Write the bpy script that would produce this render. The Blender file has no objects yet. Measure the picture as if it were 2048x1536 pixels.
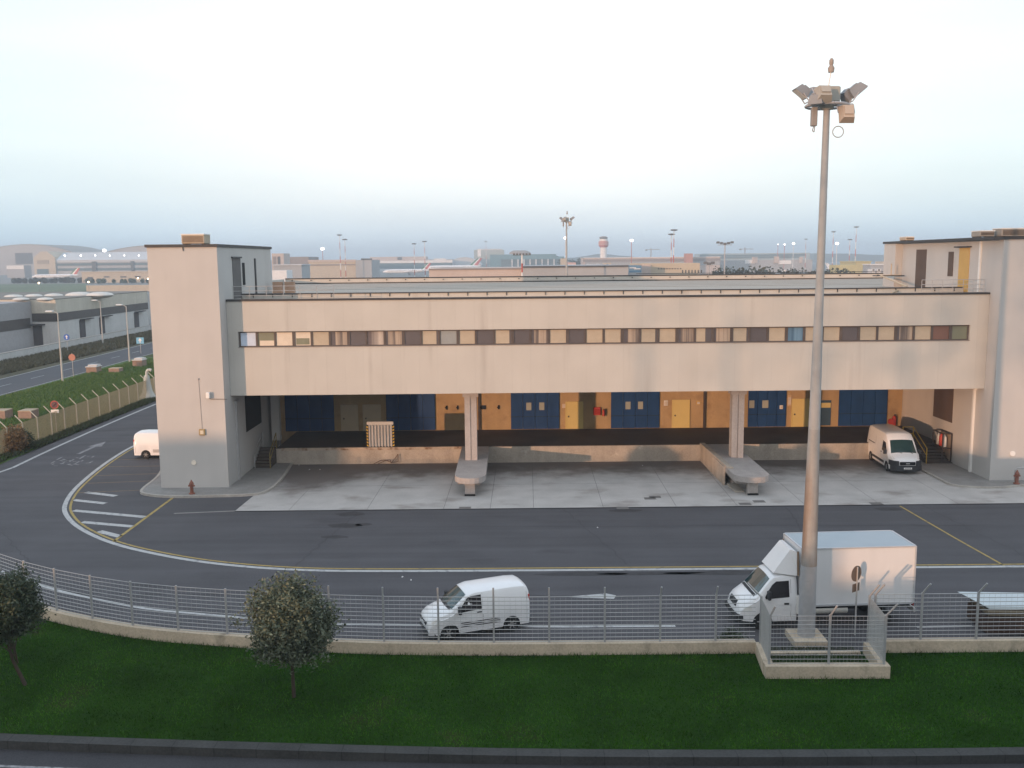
import bpy, math, random
import numpy as np
from mathutils import Vector, Matrix
random.seed(7); RNG = np.random.default_rng(7)
SC = bpy.context.scene; COL = SC.collection
# ---------------------------------------------------------------- camera
CAM_H, CAM_F, ROLL = 14.5, 1850.0, .0095
PITCH = math.atan(249 / CAM_F)
_f = Vector((0, math.cos(PITCH), -math.sin(PITCH))); _u0 = Vector((0, math.sin(PITCH), math.cos(PITCH))); _x = Vector((1, 0, 0))
_r = _x * math.cos(ROLL) - _u0 * math.sin(ROLL); _u = _u0 * math.cos(ROLL) + _x * math.sin(ROLL)
cd = bpy.data.cameras.new('camera'); cam = bpy.data.objects.new('camera', cd); COL.objects.link(cam)
cd.sensor_fit = 'HORIZONTAL'; cd.sensor_width = 36; cd.lens = CAM_F / 2048 * 36; cd.clip_start = .2; cd.clip_end = 9000
mw = Matrix.Identity(4)
for i in range(3):
    mw[i][0] = _r[i]; mw[i][1] = _u[i]; mw[i][2] = -_f[i]
mw[2][3] = CAM_H
cam.matrix_world = mw; SC.camera = cam
# ---------------------------------------------------------------- light
SUN_AZ = math.atan2(-.625, -.781)          # where the sun stands: behind and to the left
SUN_EL = math.radians(3.6)
W = bpy.data.worlds.new('World'); SC.world = W; W.use_nodes = True
wn, wl = W.node_tree.nodes, W.node_tree.links
wn.clear()
out = wn.new('ShaderNodeOutputWorld')
sky = wn.new('ShaderNodeTexSky'); sky.sky_type = 'NISHITA'; sky.sun_disc = False
sky.sun_elevation = SUN_EL; sky.sun_rotation = SUN_AZ; sky.air_density = 1.0; sky.dust_density = 1.5; sky.ozone_density = 1.0
b1 = wn.new('ShaderNodeBackground'); b1.inputs[1].default_value = .05; wl.new(sky.outputs[0], b1.inputs[0])
tc = wn.new('ShaderNodeTexCoord'); sx = wn.new('ShaderNodeSeparateXYZ'); wl.new(tc.outputs['Generated'], sx.inputs[0])
ramp = wn.new('ShaderNodeValToRGB'); cr = ramp.color_ramp
mp = wn.new('ShaderNodeMapRange'); mp.inputs[1].default_value = -.02; mp.inputs[2].default_value = .48; mp.clamp = True
wl.new(sx.outputs[2], mp.inputs[0]); wl.new(mp.outputs[0], ramp.inputs[0])
SKY = [(-.02, (.45, .56, .66)), (.0, (.53, .66, .81)), (.0265, (.69, .83, .96)), (.067, (.91, .97, 1.03)), (.11, (1.05, 1.06, 1.07)), (.2, (1.13, 1.13, 1.14)), (.28, (1.08, 1.10, 1.15)), (.48, (.92, 1.0, 1.14))]
for k, (z, c) in enumerate(SKY):
    p = (z + .02) / .5
    e = cr.elements[k] if k < 2 else cr.elements.new(p)
    e.position = p; e.color = (*c, 1)
# thin dull cloud veil, stretched along the horizon
nz = wn.new('ShaderNodeTexNoise'); nz.inputs['Scale'].default_value = 3; nz.inputs['Detail'].default_value = 5
mpp = wn.new('ShaderNodeMapping'); mpp.inputs['Scale'].default_value = (1, 1, 6); wl.new(tc.outputs['Generated'], mpp.inputs[0]); wl.new(mpp.outputs[0], nz.inputs[0])
mr2 = wn.new('ShaderNodeMapRange'); mr2.inputs[1].default_value = .3; mr2.inputs[2].default_value = .7; mr2.inputs[3].default_value = .96; mr2.inputs[4].default_value = 1.04
wl.new(nz.outputs[0], mr2.inputs[0])
vm = wn.new('ShaderNodeVectorMath'); vm.operation = 'SCALE'; wl.new(ramp.outputs[0], vm.inputs[0]); wl.new(mr2.outputs[0], vm.inputs['Scale'])
b2 = wn.new('ShaderNodeBackground'); b2.inputs[1].default_value = 1.0
# the sky is palest straight ahead and a little bluer to both sides
ab = wn.new('ShaderNodeMath'); ab.operation = 'ABSOLUTE'; wl.new(sx.outputs[0], ab.inputs[0])
ms = wn.new('ShaderNodeMapRange'); ms.interpolation_type = 'SMOOTHSTEP'; ms.inputs[1].default_value = .1; ms.inputs[2].default_value = .52; wl.new(ab.outputs[0], ms.inputs[0])
mxs = wn.new('ShaderNodeMix'); mxs.data_type = 'RGBA'; mxs.inputs[6].default_value = (1, 1, 1, 1); mxs.inputs[7].default_value = (.80, .90, .94, 1); wl.new(ms.outputs[0], mxs.inputs[0])
mm = wn.new('ShaderNodeVectorMath'); mm.operation = 'MULTIPLY'; wl.new(vm.outputs[0], mm.inputs[0]); wl.new(mxs.outputs[2], mm.inputs[1]); 
# toward the low sun behind the camera the whole sky is brighter and warmer
my = wn.new('ShaderNodeMapRange'); my.interpolation_type = 'SMOOTHSTEP'; my.inputs[1].default_value = .25; my.inputs[2].default_value = -.75; wl.new(sx.outputs[1], my.inputs[0])
mxg = wn.new('ShaderNodeMix'); mxg.data_type = 'RGBA'; mxg.inputs[6].default_value = (1, 1, 1, 1); mxg.inputs[7].default_value = (1.22, 1.10, 1.02, 1); wl.new(my.outputs[0], mxg.inputs[0])
mm2 = wn.new('ShaderNodeVectorMath'); mm2.operation = 'MULTIPLY'; wl.new(mm.outputs[0], mm2.inputs[0]); wl.new(mxg.outputs[2], mm2.inputs[1]); wl.new(mm2.outputs[0], b2.inputs[0])
ad = wn.new('ShaderNodeAddShader'); wl.new(b1.outputs[0], ad.inputs[0]); wl.new(b2.outputs[0], ad.inputs[1]); wl.new(ad.outputs[0], out.inputs[0])
sd = bpy.data.lights.new('sun', 'SUN'); sd.energy = 3.2; sd.angle = math.radians(.55); sd.color = (1, .56, .325)
so = bpy.data.objects.new('sun', sd); COL.objects.link(so)
sdir = Vector((.625 * math.cos(SUN_EL), .781 * math.cos(SUN_EL), -math.sin(SUN_EL)))
so.rotation_euler = sdir.to_track_quat('-Z', 'Y').to_euler(); so.location = (-30, -40, 30)
SC.view_settings.view_transform = 'Standard'; SC.view_settings.look = 'None'; SC.view_settings.exposure = 0; SC.view_settings.gamma = 1
try: SC.cycles.use_denoising = True
except Exception: pass
SC.cycles.max_bounces = 6; SC.cycles.diffuse_bounces = 3; SC.cycles.volume_bounces = 0; SC.cycles.transparent_max_bounces = 8
# ---------------------------------------------------------------- where a point of the photo stands in the place
def _ray(x, y): return _f * CAM_F + _r * (x - 1024) - _u * (y - 768)
def G(x, y, z=0):
    d = _ray(x, y); t = (z - CAM_H) / d.z; return (d.x * t, d.y * t)
def V(x, y, Y):
    d = _ray(x, y); t = Y / d.y; return (d.x * t, CAM_H + d.z * t)
# ---------------------------------------------------------------- materials
MATS = {}
def M(name, col, rough=.8, var=.12, sc=1.5, fine=.05, fs=40, bump=0, streak=0, metal=0, spec=.3, coat=0, dirt=None, seam=None, stretch=None, lanes=0):
    if name in MATS: return MATS[name]
    m = bpy.data.materials.new(name); m.use_nodes = True; MATS[name] = m
    n, l = m.node_tree.nodes, m.node_tree.links
    b = n['Principled BSDF']; b.inputs['Roughness'].default_value = rough; b.inputs['Metallic'].default_value = metal
    b.inputs['Specular IOR Level'].default_value = spec; b.inputs['Coat Weight'].default_value = coat; b.inputs['Coat Roughness'].default_value = .08
    t = n.new('ShaderNodeTexCoord')
    def noise(s, det, scl=None):
        q = n.new('ShaderNodeTexNoise'); q.inputs['Scale'].default_value = s; q.inputs['Detail'].default_value = det
        if scl:
            mm = n.new('ShaderNodeMapping'); mm.inputs['Scale'].default_value = scl; l.new(t.outputs['Object'], mm.inputs[0]); l.new(mm.outputs[0], q.inputs[0])
        else: l.new(t.outputs['Object'], q.inputs[0])
        return q.outputs[0]
    def math_(op, a, c):
        q = n.new('ShaderNodeMath'); q.operation = op
        for i, v in enumerate((a, c)):
            if isinstance(v, (int, float)): q.inputs[i].default_value = v
            else: l.new(v, q.inputs[i])
        return q.outputs[0]
    fac = math_('ADD', math_('MULTIPLY', math_('SUBTRACT', noise(sc, 6, stretch), .5), var * 2.6), 1.0)
    if fine: fac = math_('ADD', fac, math_('MULTIPLY', math_('SUBTRACT', noise(fs, 3), .5), fine * 3))
    if streak: fac = math_('ADD', fac, math_('MULTIPLY', math_('SUBTRACT', noise(1.6, 5, (1, 1, .05)), .5), streak * 2.6))
    if lanes: fac = math_('ADD', fac, math_('MULTIPLY', math_('SUBTRACT', noise(1.0, 5, (.05, 1.1, 1)), .5), lanes * 2.6))
    if seam:
        ax, sp, amt = seam
        s_ = n.new('ShaderNodeSeparateXYZ'); l.new(t.outputs['Object'], s_.inputs[0])
        fr = math_('FRACT', math_('MULTIPLY', s_.outputs['XYZ'.index(ax)], 1 / sp), 0)
        fac = math_('MULTIPLY', fac, math_('SUBTRACT', 1.0, math_('MULTIPLY', math_('LESS_THAN', fr, .03 / sp * 1.2), amt)))
        cellf = math_('FLOOR', math_('MULTIPLY', s_.outputs['XYZ'.index(ax)], 1 / sp), 0)
        wn_ = n.new('ShaderNodeTexWhiteNoise'); wn_.noise_dimensions = '1D'; l.new(cellf, wn_.inputs['W'])
        fac = math_('MULTIPLY', fac, math_('ADD', math_('MULTIPLY', wn_.outputs[0], .03), .985))
    rgb = n.new('ShaderNodeRGB'); rgb.outputs[0].default_value = (*col, 1); c = rgb.outputs[0]
    if dirt:
        dc, thr, ds = dirt[:3]
        r = n.new('ShaderNodeMapRange'); r.inputs[1].default_value = thr; r.inputs[2].default_value = thr + .18
        l.new(noise(ds, 7, dirt[3] if len(dirt) > 3 else None), r.inputs[0])
        mx = n.new('ShaderNodeMix'); mx.data_type = 'RGBA'; l.new(r.outputs[0], mx.inputs[0]); l.new(c, mx.inputs[6]); mx.inputs[7].default_value = (*dc, 1); c = mx.outputs[2]
    v = n.new('ShaderNodeVectorMath'); v.operation = 'SCALE'; l.new(c, v.inputs[0]); l.new(fac, v.inputs['Scale']); l.new(v.outputs[0], b.inputs['Base Color'])
    if bump:
        bp = n.new('ShaderNodeBump'); bp.inputs['Strength'].default_value = bump; bp.inputs['Distance'].default_value = .02
        l.new(noise(fs, 4), bp.inputs['Height']); l.new(bp.outputs[0], b.inputs['Normal'])
    return m
def EM(name, col, s):
    if name in MATS: return MATS[name]
    m = bpy.data.materials.new(name); m.use_nodes = True; MATS[name] = m
    b = m.node_tree.nodes['Principled BSDF']; b.inputs['Base Color'].default_value = (*col, 1)
    b.inputs['Emission Color'].default_value = (*col, 1); b.inputs['Emission Strength'].default_value = s
    return m
def LEAF(name, c1, c2, sp=.3, patch=0, rough=.55):
    m = bpy.data.materials.new(name); m.use_nodes = True; MATS[name] = m
    n, l = m.node_tree.nodes, m.node_tree.links; b = n['Principled BSDF']; b.inputs['Roughness'].default_value = rough; b.inputs['Specular IOR Level'].default_value = sp
    g = n.new('ShaderNodeNewGeometry'); mx = n.new('ShaderNodeMix'); mx.data_type = 'RGBA'
    mx.inputs[6].default_value = (*c1, 1); mx.inputs[7].default_value = (*c2, 1); l.new(g.outputs['Random Per Island'], mx.inputs[0])
    c = mx.outputs[2]
    if patch:
        t = n.new('ShaderNodeTexCoord'); q = n.new('ShaderNodeTexNoise'); q.inputs['Scale'].default_value = patch; q.inputs['Detail'].default_value = 6; l.new(t.outputs['Object'], q.inputs[0])
        r = n.new('ShaderNodeMapRange'); r.inputs[1].default_value = .32; r.inputs[2].default_value = .68; r.inputs[3].default_value = .45; r.inputs[4].default_value = 1.6; l.new(q.outputs[0], r.inputs[0])
        v = n.new('ShaderNodeVectorMath'); v.operation = 'SCALE'; l.new(c, v.inputs[0]); l.new(r.outputs[0], v.inputs['Scale']); c = v.outputs[0]
    l.new(c, b.inputs['Base Color'])
    return m
# ---------------------------------------------------------------- mesh builder
class MB:
    def __init__(s): s.v = []; s.f = []
    def add(s, vs, fs):
        o = len(s.v); s.v += [tuple(p) for p in vs]; s.f += [tuple(i + o for i in f) for f in fs]; return s
    def box(s, x0, x1, y0, y1, z0, z1, b=0):
        if x0 > x1: x0, x1 = x1, x0
        if y0 > y1: y0, y1 = y1, y0
        if z0 > z1: z0, z1 = z1, z0
        if b:
            return s.prism([(x0 + b, y0), (x1 - b, y0), (x1, y0 + b), (x1, y1 - b), (x1 - b, y1), (x0 + b, y1), (x0, y1 - b), (x0, y0 + b)], z0, z1, bev=b)
        return s.add([(x0, y0, z0), (x1, y0, z0), (x1, y1, z0), (x0, y1, z0), (x0, y0, z1), (x1, y0, z1), (x1, y1, z1), (x0, y1, z1)],
                     [(3, 2, 1, 0), (4, 5, 6, 7), (0, 1, 5, 4), (1, 2, 6, 5), (2, 3, 7, 6), (3, 0, 4, 7)])
    def prism(s, poly, z0, z1, bev=0):
        n = len(poly)
        a = sum(poly[i][0] * poly[(i + 1) % n][1] - poly[(i + 1) % n][0] * poly[i][1] for i in range(n))
        if a < 0: poly = poly[::-1]
        rings = [(poly, z0), (poly, z1)]
        if bev:
            cx = sum(p[0] for p in poly) / n; cy = sum(p[1] for p in poly) / n
            ins = [(p[0] + (bev if p[0] < cx else -bev), p[1] + (bev if p[1] < cy else -bev)) for p in poly]
            rings = [(ins, z0), (poly, z0 + bev), (poly, z1 - bev), (ins, z1)]
        vs = []; fs = []
        for r, z in rings: vs += [(p[0], p[1], z) for p in r]
        for k in range(len(rings) - 1):
            for i in range(n): j = (i + 1) % n; fs.append((k * n + i, k * n + j, k * n + n + j, k * n + n + i))
        fs.append(tuple(range(n))[::-1]); fs.append(tuple(range((len(rings) - 1) * n, len(rings) * n)))
        return s.add(vs, fs)
    def prismY(s, poly, y0, y1):       # poly in (x, z), extruded along y
        n = len(poly); a = sum(poly[i][0] * poly[(i + 1) % n][1] - poly[(i + 1) % n][0] * poly[i][1] for i in range(n))
        if a < 0: poly = poly[::-1]
        vs = [(p[0], y0, p[1]) for p in poly] + [(p[0], y1, p[1]) for p in poly]
        return s.add(vs, [tuple(range(n)), tuple(range(n, 2 * n))[::-1]] + [(i, i + n, (i + 1) % n + n, (i + 1) % n) for i in range(n)])
    def prismX(s, poly, x0, x1):       # poly in (y, z), extruded along x
        n = len(poly); a = sum(poly[i][0] * poly[(i + 1) % n][1] - poly[(i + 1) % n][0] * poly[i][1] for i in range(n))
        if a < 0: poly = poly[::-1]
        vs = [(x0, p[0], p[1]) for p in poly] + [(x1, p[0], p[1]) for p in poly]
        return s.add(vs, [tuple(range(n))[::-1], tuple(range(n, 2 * n))] + [(i, (i + 1) % n, (i + 1) % n + n, i + n) for i in range(n)])
    def cyl(s, p0, p1, r0, r1=None, n=10, cap=True):
        r1 = r0 if r1 is None else r1
        p0, p1 = Vector(p0), Vector(p1); d = (p1 - p0).normalized(); a = d.orthogonal().normalized(); b = d.cross(a)
        vs = []
        for p, r in ((p0, r0), (p1, r1)):
            for i in range(n): t = 2 * math.pi * i / n; vs.append(p + (a * math.cos(t) + b * math.sin(t)) * r)
        fs = [(i, (i + 1) % n, (i + 1) % n + n, i + n) for i in range(n)]
        if cap: fs += [tuple(range(n))[::-1], tuple(range(n, 2 * n))]
        return s.add(vs, fs)
    def tube(s, pts, r, n=6):
        for a, b in zip(pts, pts[1:]): s.cyl(a, b, r, n=n)
        return s
    def lathe(s, prof, c=(0, 0, 0), n=16):
        vs = []; fs = []
        for r, z in prof:
            for i in range(n): t = 2 * math.pi * i / n; vs.append((c[0] + r * math.cos(t), c[1] + r * math.sin(t), c[2] + z))
        for k in range(len(prof) - 1):
            for i in range(n): j = (i + 1) % n; fs.append((k * n + i, k * n + j, k * n + n + j, k * n + n + i))
        fs.append(tuple(range(n))[::-1]); fs.append(tuple(range((len(prof) - 1) * n, len(prof) * n)))
        return s.add(vs, fs)
    def ball(s, c, r, n=8, sq=(1, 1, 1)):
        prof = [(max(.001, math.cos(t)) , math.sin(t)) for t in [(-.5 + k / n) * math.pi for k in range(n + 1)]]
        q = MB(); q.lathe(prof, n=n + 4)
        return s.add([(c[0] + p[0] * r * sq[0], c[1] + p[1] * r * sq[1], c[2] + p[2] * r * sq[2]) for p in q.v], q.f)
    def sheet(s, poly, z):
        n = len(poly); a = sum(poly[i][0] * poly[(i + 1) % n][1] - poly[(i + 1) % n][0] * poly[i][1] for i in range(n))
        if a < 0: poly = poly[::-1]
        return s.add([(p[0], p[1], z) for p in poly], [tuple(range(n))])
    def build(s, name, mat, parent=None, world=False, smooth=None, loc=None):
        me = bpy.data.meshes.new(name)
        vs = s.v
        if world and parent is not None:
            o = parent.location.copy(); q = parent.parent
            while q: o += q.location; q = q.parent
            vs = [(p[0] - o.x, p[1] - o.y, p[2] - o.z) for p in vs]
        if loc is not None: vs = [(p[0] - loc[0], p[1] - loc[1], p[2] - loc[2]) for p in vs]
        me.from_pydata(vs, [], s.f); me.update()
        if smooth:
            me.shade_smooth(); me.set_sharp_from_angle(angle=math.radians(smooth))
        me.materials.append(mat)
        ob = bpy.data.objects.new(name, me); COL.objects.link(ob)
        if loc is not None: ob.location = loc
        if parent: ob.parent = parent
        return ob
def raw_mesh(name, verts, tri, mat, parent=None):     # big triangle soups from numpy
    me = bpy.data.meshes.new(name); me.vertices.add(len(verts)); me.vertices.foreach_set('co', verts.astype(np.float32).ravel())
    k = tri.shape[1]; me.loops.add(tri.size); me.loops.foreach_set('vertex_index', tri.astype(np.int32).ravel())
    me.polygons.add(len(tri)); me.polygons.foreach_set('loop_start', np.arange(0, tri.size, k, dtype=np.int32))
    try: me.polygons.foreach_set('loop_total', np.full(len(tri), k, dtype=np.int32))
    except Exception: pass
    me.update(calc_edges=True); me.validate(); me.materials.append(mat)
    ob = bpy.data.objects.new(name, me); COL.objects.link(ob)
    if parent: ob.parent = parent
    return ob
def tag(o, label=None, cat=None, group=None, kind=None):
    if label: o['label'] = label
    if cat: o['category'] = cat
    if group: o['group'] = group
    if kind: o['kind'] = kind
    return o
def thing(name, label, cat, loc=(0, 0, 0), rz=0, group=None):
    o = bpy.data.objects.new(name, None); COL.objects.link(o); o.location = loc; o.rotation_euler = (0, 0, rz); o.empty_display_size = .3
    return tag(o, label, cat, group)
def solo(name, mb, mat, label, cat, loc, group=None, smooth=None): return tag(mb.build(name, mat, loc=loc, smooth=smooth), label, cat, group)
def structure(name, mb, mat): return tag(mb.build(name, mat), kind='structure')
def copy_thing(src, loc, rz=None, label=None, scale=None):
    r = src.copy(); COL.objects.link(r); r.location = loc
    if rz is not None: r.rotation_euler = (0, 0, rz)
    if scale: r.scale = scale
    if label: r['label'] = label
    for ch in list(src.children):
        c = ch.copy(); COL.objects.link(c); c.parent = r
        for g in ch.children:
            d = g.copy(); COL.objects.link(d); d.parent = c
    return r
def offset_path(path, d):
    o = []
    for i, p in enumerate(path):
        a = Vector(path[max(i - 1, 0)]); b = Vector(path[min(i + 1, len(path) - 1)]); t = (b - a).normalized()
        o.append((p[0] - t.y * d, p[1] + t.x * d))
    return o
def smooth_path(p, it=2):
    for _ in range(it):
        q = [p[0]]
        for a, b in zip(p, p[1:]): q += [(a[0] * .75 + b[0] * .25, a[1] * .75 + b[1] * .25), (a[0] * .25 + b[0] * .75, a[1] * .25 + b[1] * .75)]
        p = q + [p[-1]]
    return p
def strip(mb, path, d0, d1, z):
    a, b = offset_path(path, d0), offset_path(path, d1)
    for i in range(len(path) - 1): mb.add([(*a[i], z), (*a[i + 1], z), (*b[i + 1], z), (*b[i], z)], [(0, 1, 2, 3)] if d1 > d0 else [(3, 2, 1, 0)])
    return mb
def sweep(mb, path, d0, d1, z0, z1):
    a, b = offset_path(path, d0), offset_path(path, d1); n = len(path); vs = []
    for i in range(n): vs += [(*a[i], z0), (*b[i], z0), (*b[i], z1), (*a[i], z1)]
    fs = [(3, 2, 1, 0), (4 * n - 4, 4 * n - 3, 4 * n - 2, 4 * n - 1)]
    for i in range(n - 1):
        for k in range(4): j = (k + 1) % 4; fs.append((4 * i + k, 4 * i + j, 4 * i + 4 + j, 4 * i + 4 + k))
    return mb.add(vs, fs)
HAZE = 0.00048
# ---------------------------------------------------------------- materials of the setting
ASPH = M('asphalt', (.084, .083, .090), .9, var=.16, sc=.35, fine=.38, lanes=.22, fs=22, bump=.25, spec=.25, dirt=((.060, .059, .064), .60, .22, (1, 2.2, 1)))
ASPH2 = M('far_asphalt', (.075, .078, .088), .9, var=.12, sc=.3, fine=.12, fs=8)
CONC = M('apron_concrete', (.44, .43, .415), .9, var=.2, sc=.6, fine=.16, fs=16, bump=.2, dirt=((.25, .225, .205), .56, .33, (1, 1.5, 1)))
KERB = M('kerb_concrete', (.38, .36, .33), .9, var=.22, sc=1.6, fine=.2, fs=14, bump=.3)
PLIN = M('plinth_concrete', (.50, .42, .32), .9, var=.2, sc=1.3, fine=.2, fs=12, bump=.4, streak=.12, dirt=((.22, .19, .14), .62, 1.1, (1, 1, .5)))
PAVE = M('pavement', (.25, .245, .235), .9, var=.2, sc=1.2, fine=.2, fs=12, bump=.3)
WPAINT = M('white_paint', (.43, .44, .44), .7, var=.14, sc=2.5, fine=.2, fs=14, dirt=((.20, .20, .21), .55, 3.0))
WFADE = M('faded_paint', (.26, .26, .27), .8, var=.25, sc=3, fine=.3, fs=9, dirt=((.10, .10, .105), .48, 5))
YPAINT = M('yellow_paint', (.36, .27, .09), .75, var=.15, sc=2.5, fine=.2, fs=14, dirt=((.14, .12, .075), .55, 3.5))
PPAINT = M('pale_line_paint', (.20, .15, .09), .8, var=.2, sc=2.5, fine=.25, fs=11, dirt=((.09, .085, .08), .52, 3))
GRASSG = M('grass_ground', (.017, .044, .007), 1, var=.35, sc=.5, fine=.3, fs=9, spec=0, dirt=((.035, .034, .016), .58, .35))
VERGE = M('verge_grass', (.07, .125, .04), 1, var=.35, sc=.18, fine=.35, fs=2.2, spec=.1, dirt=((.060, .055, .028), .57, .12))
SCRUB = M('scrub_ground', (.10, .094, .062), 1, var=.4, sc=.15, fine=.35, fs=1.6, spec=.1)
FIELD = M('field', (.13, .16, .10), 1, var=.25, sc=.02, fine=.15, fs=.3, spec=.1)
GND = M('airfield_ground', (.21, .21, .20), 1, var=.2, sc=.004, fine=.1, fs=.05, spec=.1)
# ---------------------------------------------------------------- the ground and what is painted on it
structure('ground', MB().sheet([(-3000, -120), (3000, -120), (3000, 6500), (-3000, 6500)], -.35), GND)
RDZ = -.26
front_kerb = [G(-700, 1440, -.03), G(0, 1470, -.03), G(500, 1487, -.03), G(1000, 1500, -.03), G(1500, 1503, -.03), G(2100, 1497, -.03), G(2900, 1480, -.03)]
structure('road', MB().add([(*p, RDZ) for p in front_kerb] + [(p[0], 3.5, RDZ) for p in front_kerb[::-1]], [tuple(range(14))]), M('old_asphalt', (.048, .048, .053), .9, var=.2, sc=.5, fine=.35, fs=20))
kb = MB(); fp = smooth_path(front_kerb, 2); sweep(kb, fp, -.42, 0, -.345, .015); structure('kerb', kb, M('front_kerb_concrete', (.048, .049, .048), .9, var=.35, sc=1.1, fine=.3, fs=12, bump=.3, seam=('X', 1.3, .35)))
rl = MB(); strip(rl, offset_path(fp, -1.35), -.06, .06, RDZ + .006); structure('road_edge_line', rl, WFADE)
PL = smooth_path([(-33, 52), (-27.5, 42.8), (-22.5, 38.4), (-19.3, 36.37), (-16.26, 34.95), (-14.1, 34.2), (-12, 33.75), (-9.78, 33.35), (-6.1, 32.8), (-2, 32.55), (2, 32.5), (8.9, 32.5)], 1)
lawn_poly = fp + [(40, 32.6), (13, 32.6), (9, 32.6)] + [(p[0], p[1] + .1) for p in PL[::-1][1:]]
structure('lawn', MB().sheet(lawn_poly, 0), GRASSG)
yard = [(p[0], p[1] + .15) for p in PL] + [(13, 32.65), (70, 32.65), (70, 75), (-20, 75), (-20, 110), (-38.2, 140), (-37.5, 66), (-36, 56)]
structure('asphalt_yard', MB().sheet(yard, -.004), ASPH)
# the grass bank beside the curving lane, the far road, the scrub
nb = [(-60, 20), (-37.4, 20), (-37.44, 66.2), (-37.62, 69.42), (-37.78, 74.29), (-37.75, 80.1), (-38.65, 89.09), (-38.55, 98.39), (-38.7, 140), (-38.7, 190), (-58.2, 190), (-57.6, 138), (-57, 113), (-56.5, 60), (-56.5, 20)]
structure('grass_verge', MB().sheet(nb[1:14] + [(-56.5, 20)], .02), VERGE)
structure('far_road', MB().sheet([(-57.0, 20), (-57, 113), (-57.6, 138), (-58.2, 330), (-67.6, 330), (-66.2, 160), (-65.6, 132), (-65.3, 110), (-65, 20)], -.03), ASPH2)
rd = MB(); strip(rd, [(-57.3, 40), (-57.3, 113), (-58, 145), (-58.5, 320)], 0, .14, -.02); strip(rd, [(-64.6, 40), (-65.1, 117), (-65.6, 140), (-66.1, 172), (-67, 320)], 0, .2, -.02)
structure('far_road_edge_lines', rd, WPAINT)
dm = MB()
for k in range(26):
    y = 60 + k * 8.2; strip(dm, [(-61.3 - (y - 100) * .012, y), (-61.3 - (y - 97) * .012, y + 3.4)], -.06, .08, -.02)
structure('far_road_lane_dashes', dm, WPAINT)
structure('scrub_strip', MB().sheet([(-65.2, 20), (-65.5, 120), (-66.2, 165), (-67.8, 330), (-79, 330), (-77.3, 197), (-76, 162), (-73.5, 120), (-72, 20)], -.01), SCRUB)
structure('field', MB().sheet([(-700, 430), (-195, 430), (-315, 690), (-900, 690)], -.2), FIELD)
# apron in front of the docks
AP = .0
def gp(l, z=0): return [G(x, y, z) for x, y in l]
apron = [G(470, 1022), G(515, 985), G(562, 962), (-17.0, 66), (30.7, 66), (60, 66), (60, 53.05)]
structure('loading_apron', MB().sheet(apron, .004), CONC)
jl = MB()
for x0 in (-13.2, -8.6, -4.1, -1.35, 1.2, 5.3, 9.6, 13.2, 17.2, 21.6, 26.2): strip(jl, [(x0, 52.95), (x0 + .2, 65.2)], -.011, .011, .008)
strip(jl, [(-16, 58.7), (31, 58.9)], -.015, .015, .008)
# dark tyre and oil stains of the concrete where lorries back up to the docks
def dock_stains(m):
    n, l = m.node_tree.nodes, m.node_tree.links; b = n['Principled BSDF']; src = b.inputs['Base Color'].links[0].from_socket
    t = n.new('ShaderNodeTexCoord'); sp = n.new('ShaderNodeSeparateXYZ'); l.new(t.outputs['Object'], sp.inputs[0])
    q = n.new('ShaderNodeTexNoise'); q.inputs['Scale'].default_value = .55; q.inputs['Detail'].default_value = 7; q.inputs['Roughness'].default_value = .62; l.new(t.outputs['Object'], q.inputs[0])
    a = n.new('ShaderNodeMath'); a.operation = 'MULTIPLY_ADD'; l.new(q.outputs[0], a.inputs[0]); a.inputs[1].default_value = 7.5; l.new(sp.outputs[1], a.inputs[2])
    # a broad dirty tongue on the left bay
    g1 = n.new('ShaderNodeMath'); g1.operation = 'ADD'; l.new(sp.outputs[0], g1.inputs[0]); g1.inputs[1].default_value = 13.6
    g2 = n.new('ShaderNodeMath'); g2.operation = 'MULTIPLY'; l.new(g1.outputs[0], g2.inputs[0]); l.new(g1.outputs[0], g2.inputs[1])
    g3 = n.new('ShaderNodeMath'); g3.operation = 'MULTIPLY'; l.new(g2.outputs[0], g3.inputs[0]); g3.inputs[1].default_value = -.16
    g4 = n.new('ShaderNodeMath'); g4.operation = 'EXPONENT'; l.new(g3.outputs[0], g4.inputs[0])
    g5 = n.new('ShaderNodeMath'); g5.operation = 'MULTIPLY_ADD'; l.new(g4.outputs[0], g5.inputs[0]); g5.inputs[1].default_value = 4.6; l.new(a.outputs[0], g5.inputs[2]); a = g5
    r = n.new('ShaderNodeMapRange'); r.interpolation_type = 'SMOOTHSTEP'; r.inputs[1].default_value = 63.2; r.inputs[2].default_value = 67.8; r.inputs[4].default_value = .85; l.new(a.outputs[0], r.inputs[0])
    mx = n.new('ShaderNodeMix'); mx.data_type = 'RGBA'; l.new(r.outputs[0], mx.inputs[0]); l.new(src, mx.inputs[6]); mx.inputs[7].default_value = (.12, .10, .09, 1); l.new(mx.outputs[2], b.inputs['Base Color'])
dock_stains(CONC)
structure('apron_joints', jl, M('joint_tar', (.13, .125, .12), .9, var=.3, sc=2))
dr = MB(); strip(dr, [G(470, 1022), (30, 52.98), (60, 53.05)], -.17, -.03, .007); structure('drain_channel', dr, M('drain_dark', (.018, .018, .02), .8))
dk = MB(); strip(dk, [G(348, 1027), G(471, 1022)], -.10, .09, .007); structure('channel_kerb', dk, PAVE)
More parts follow.
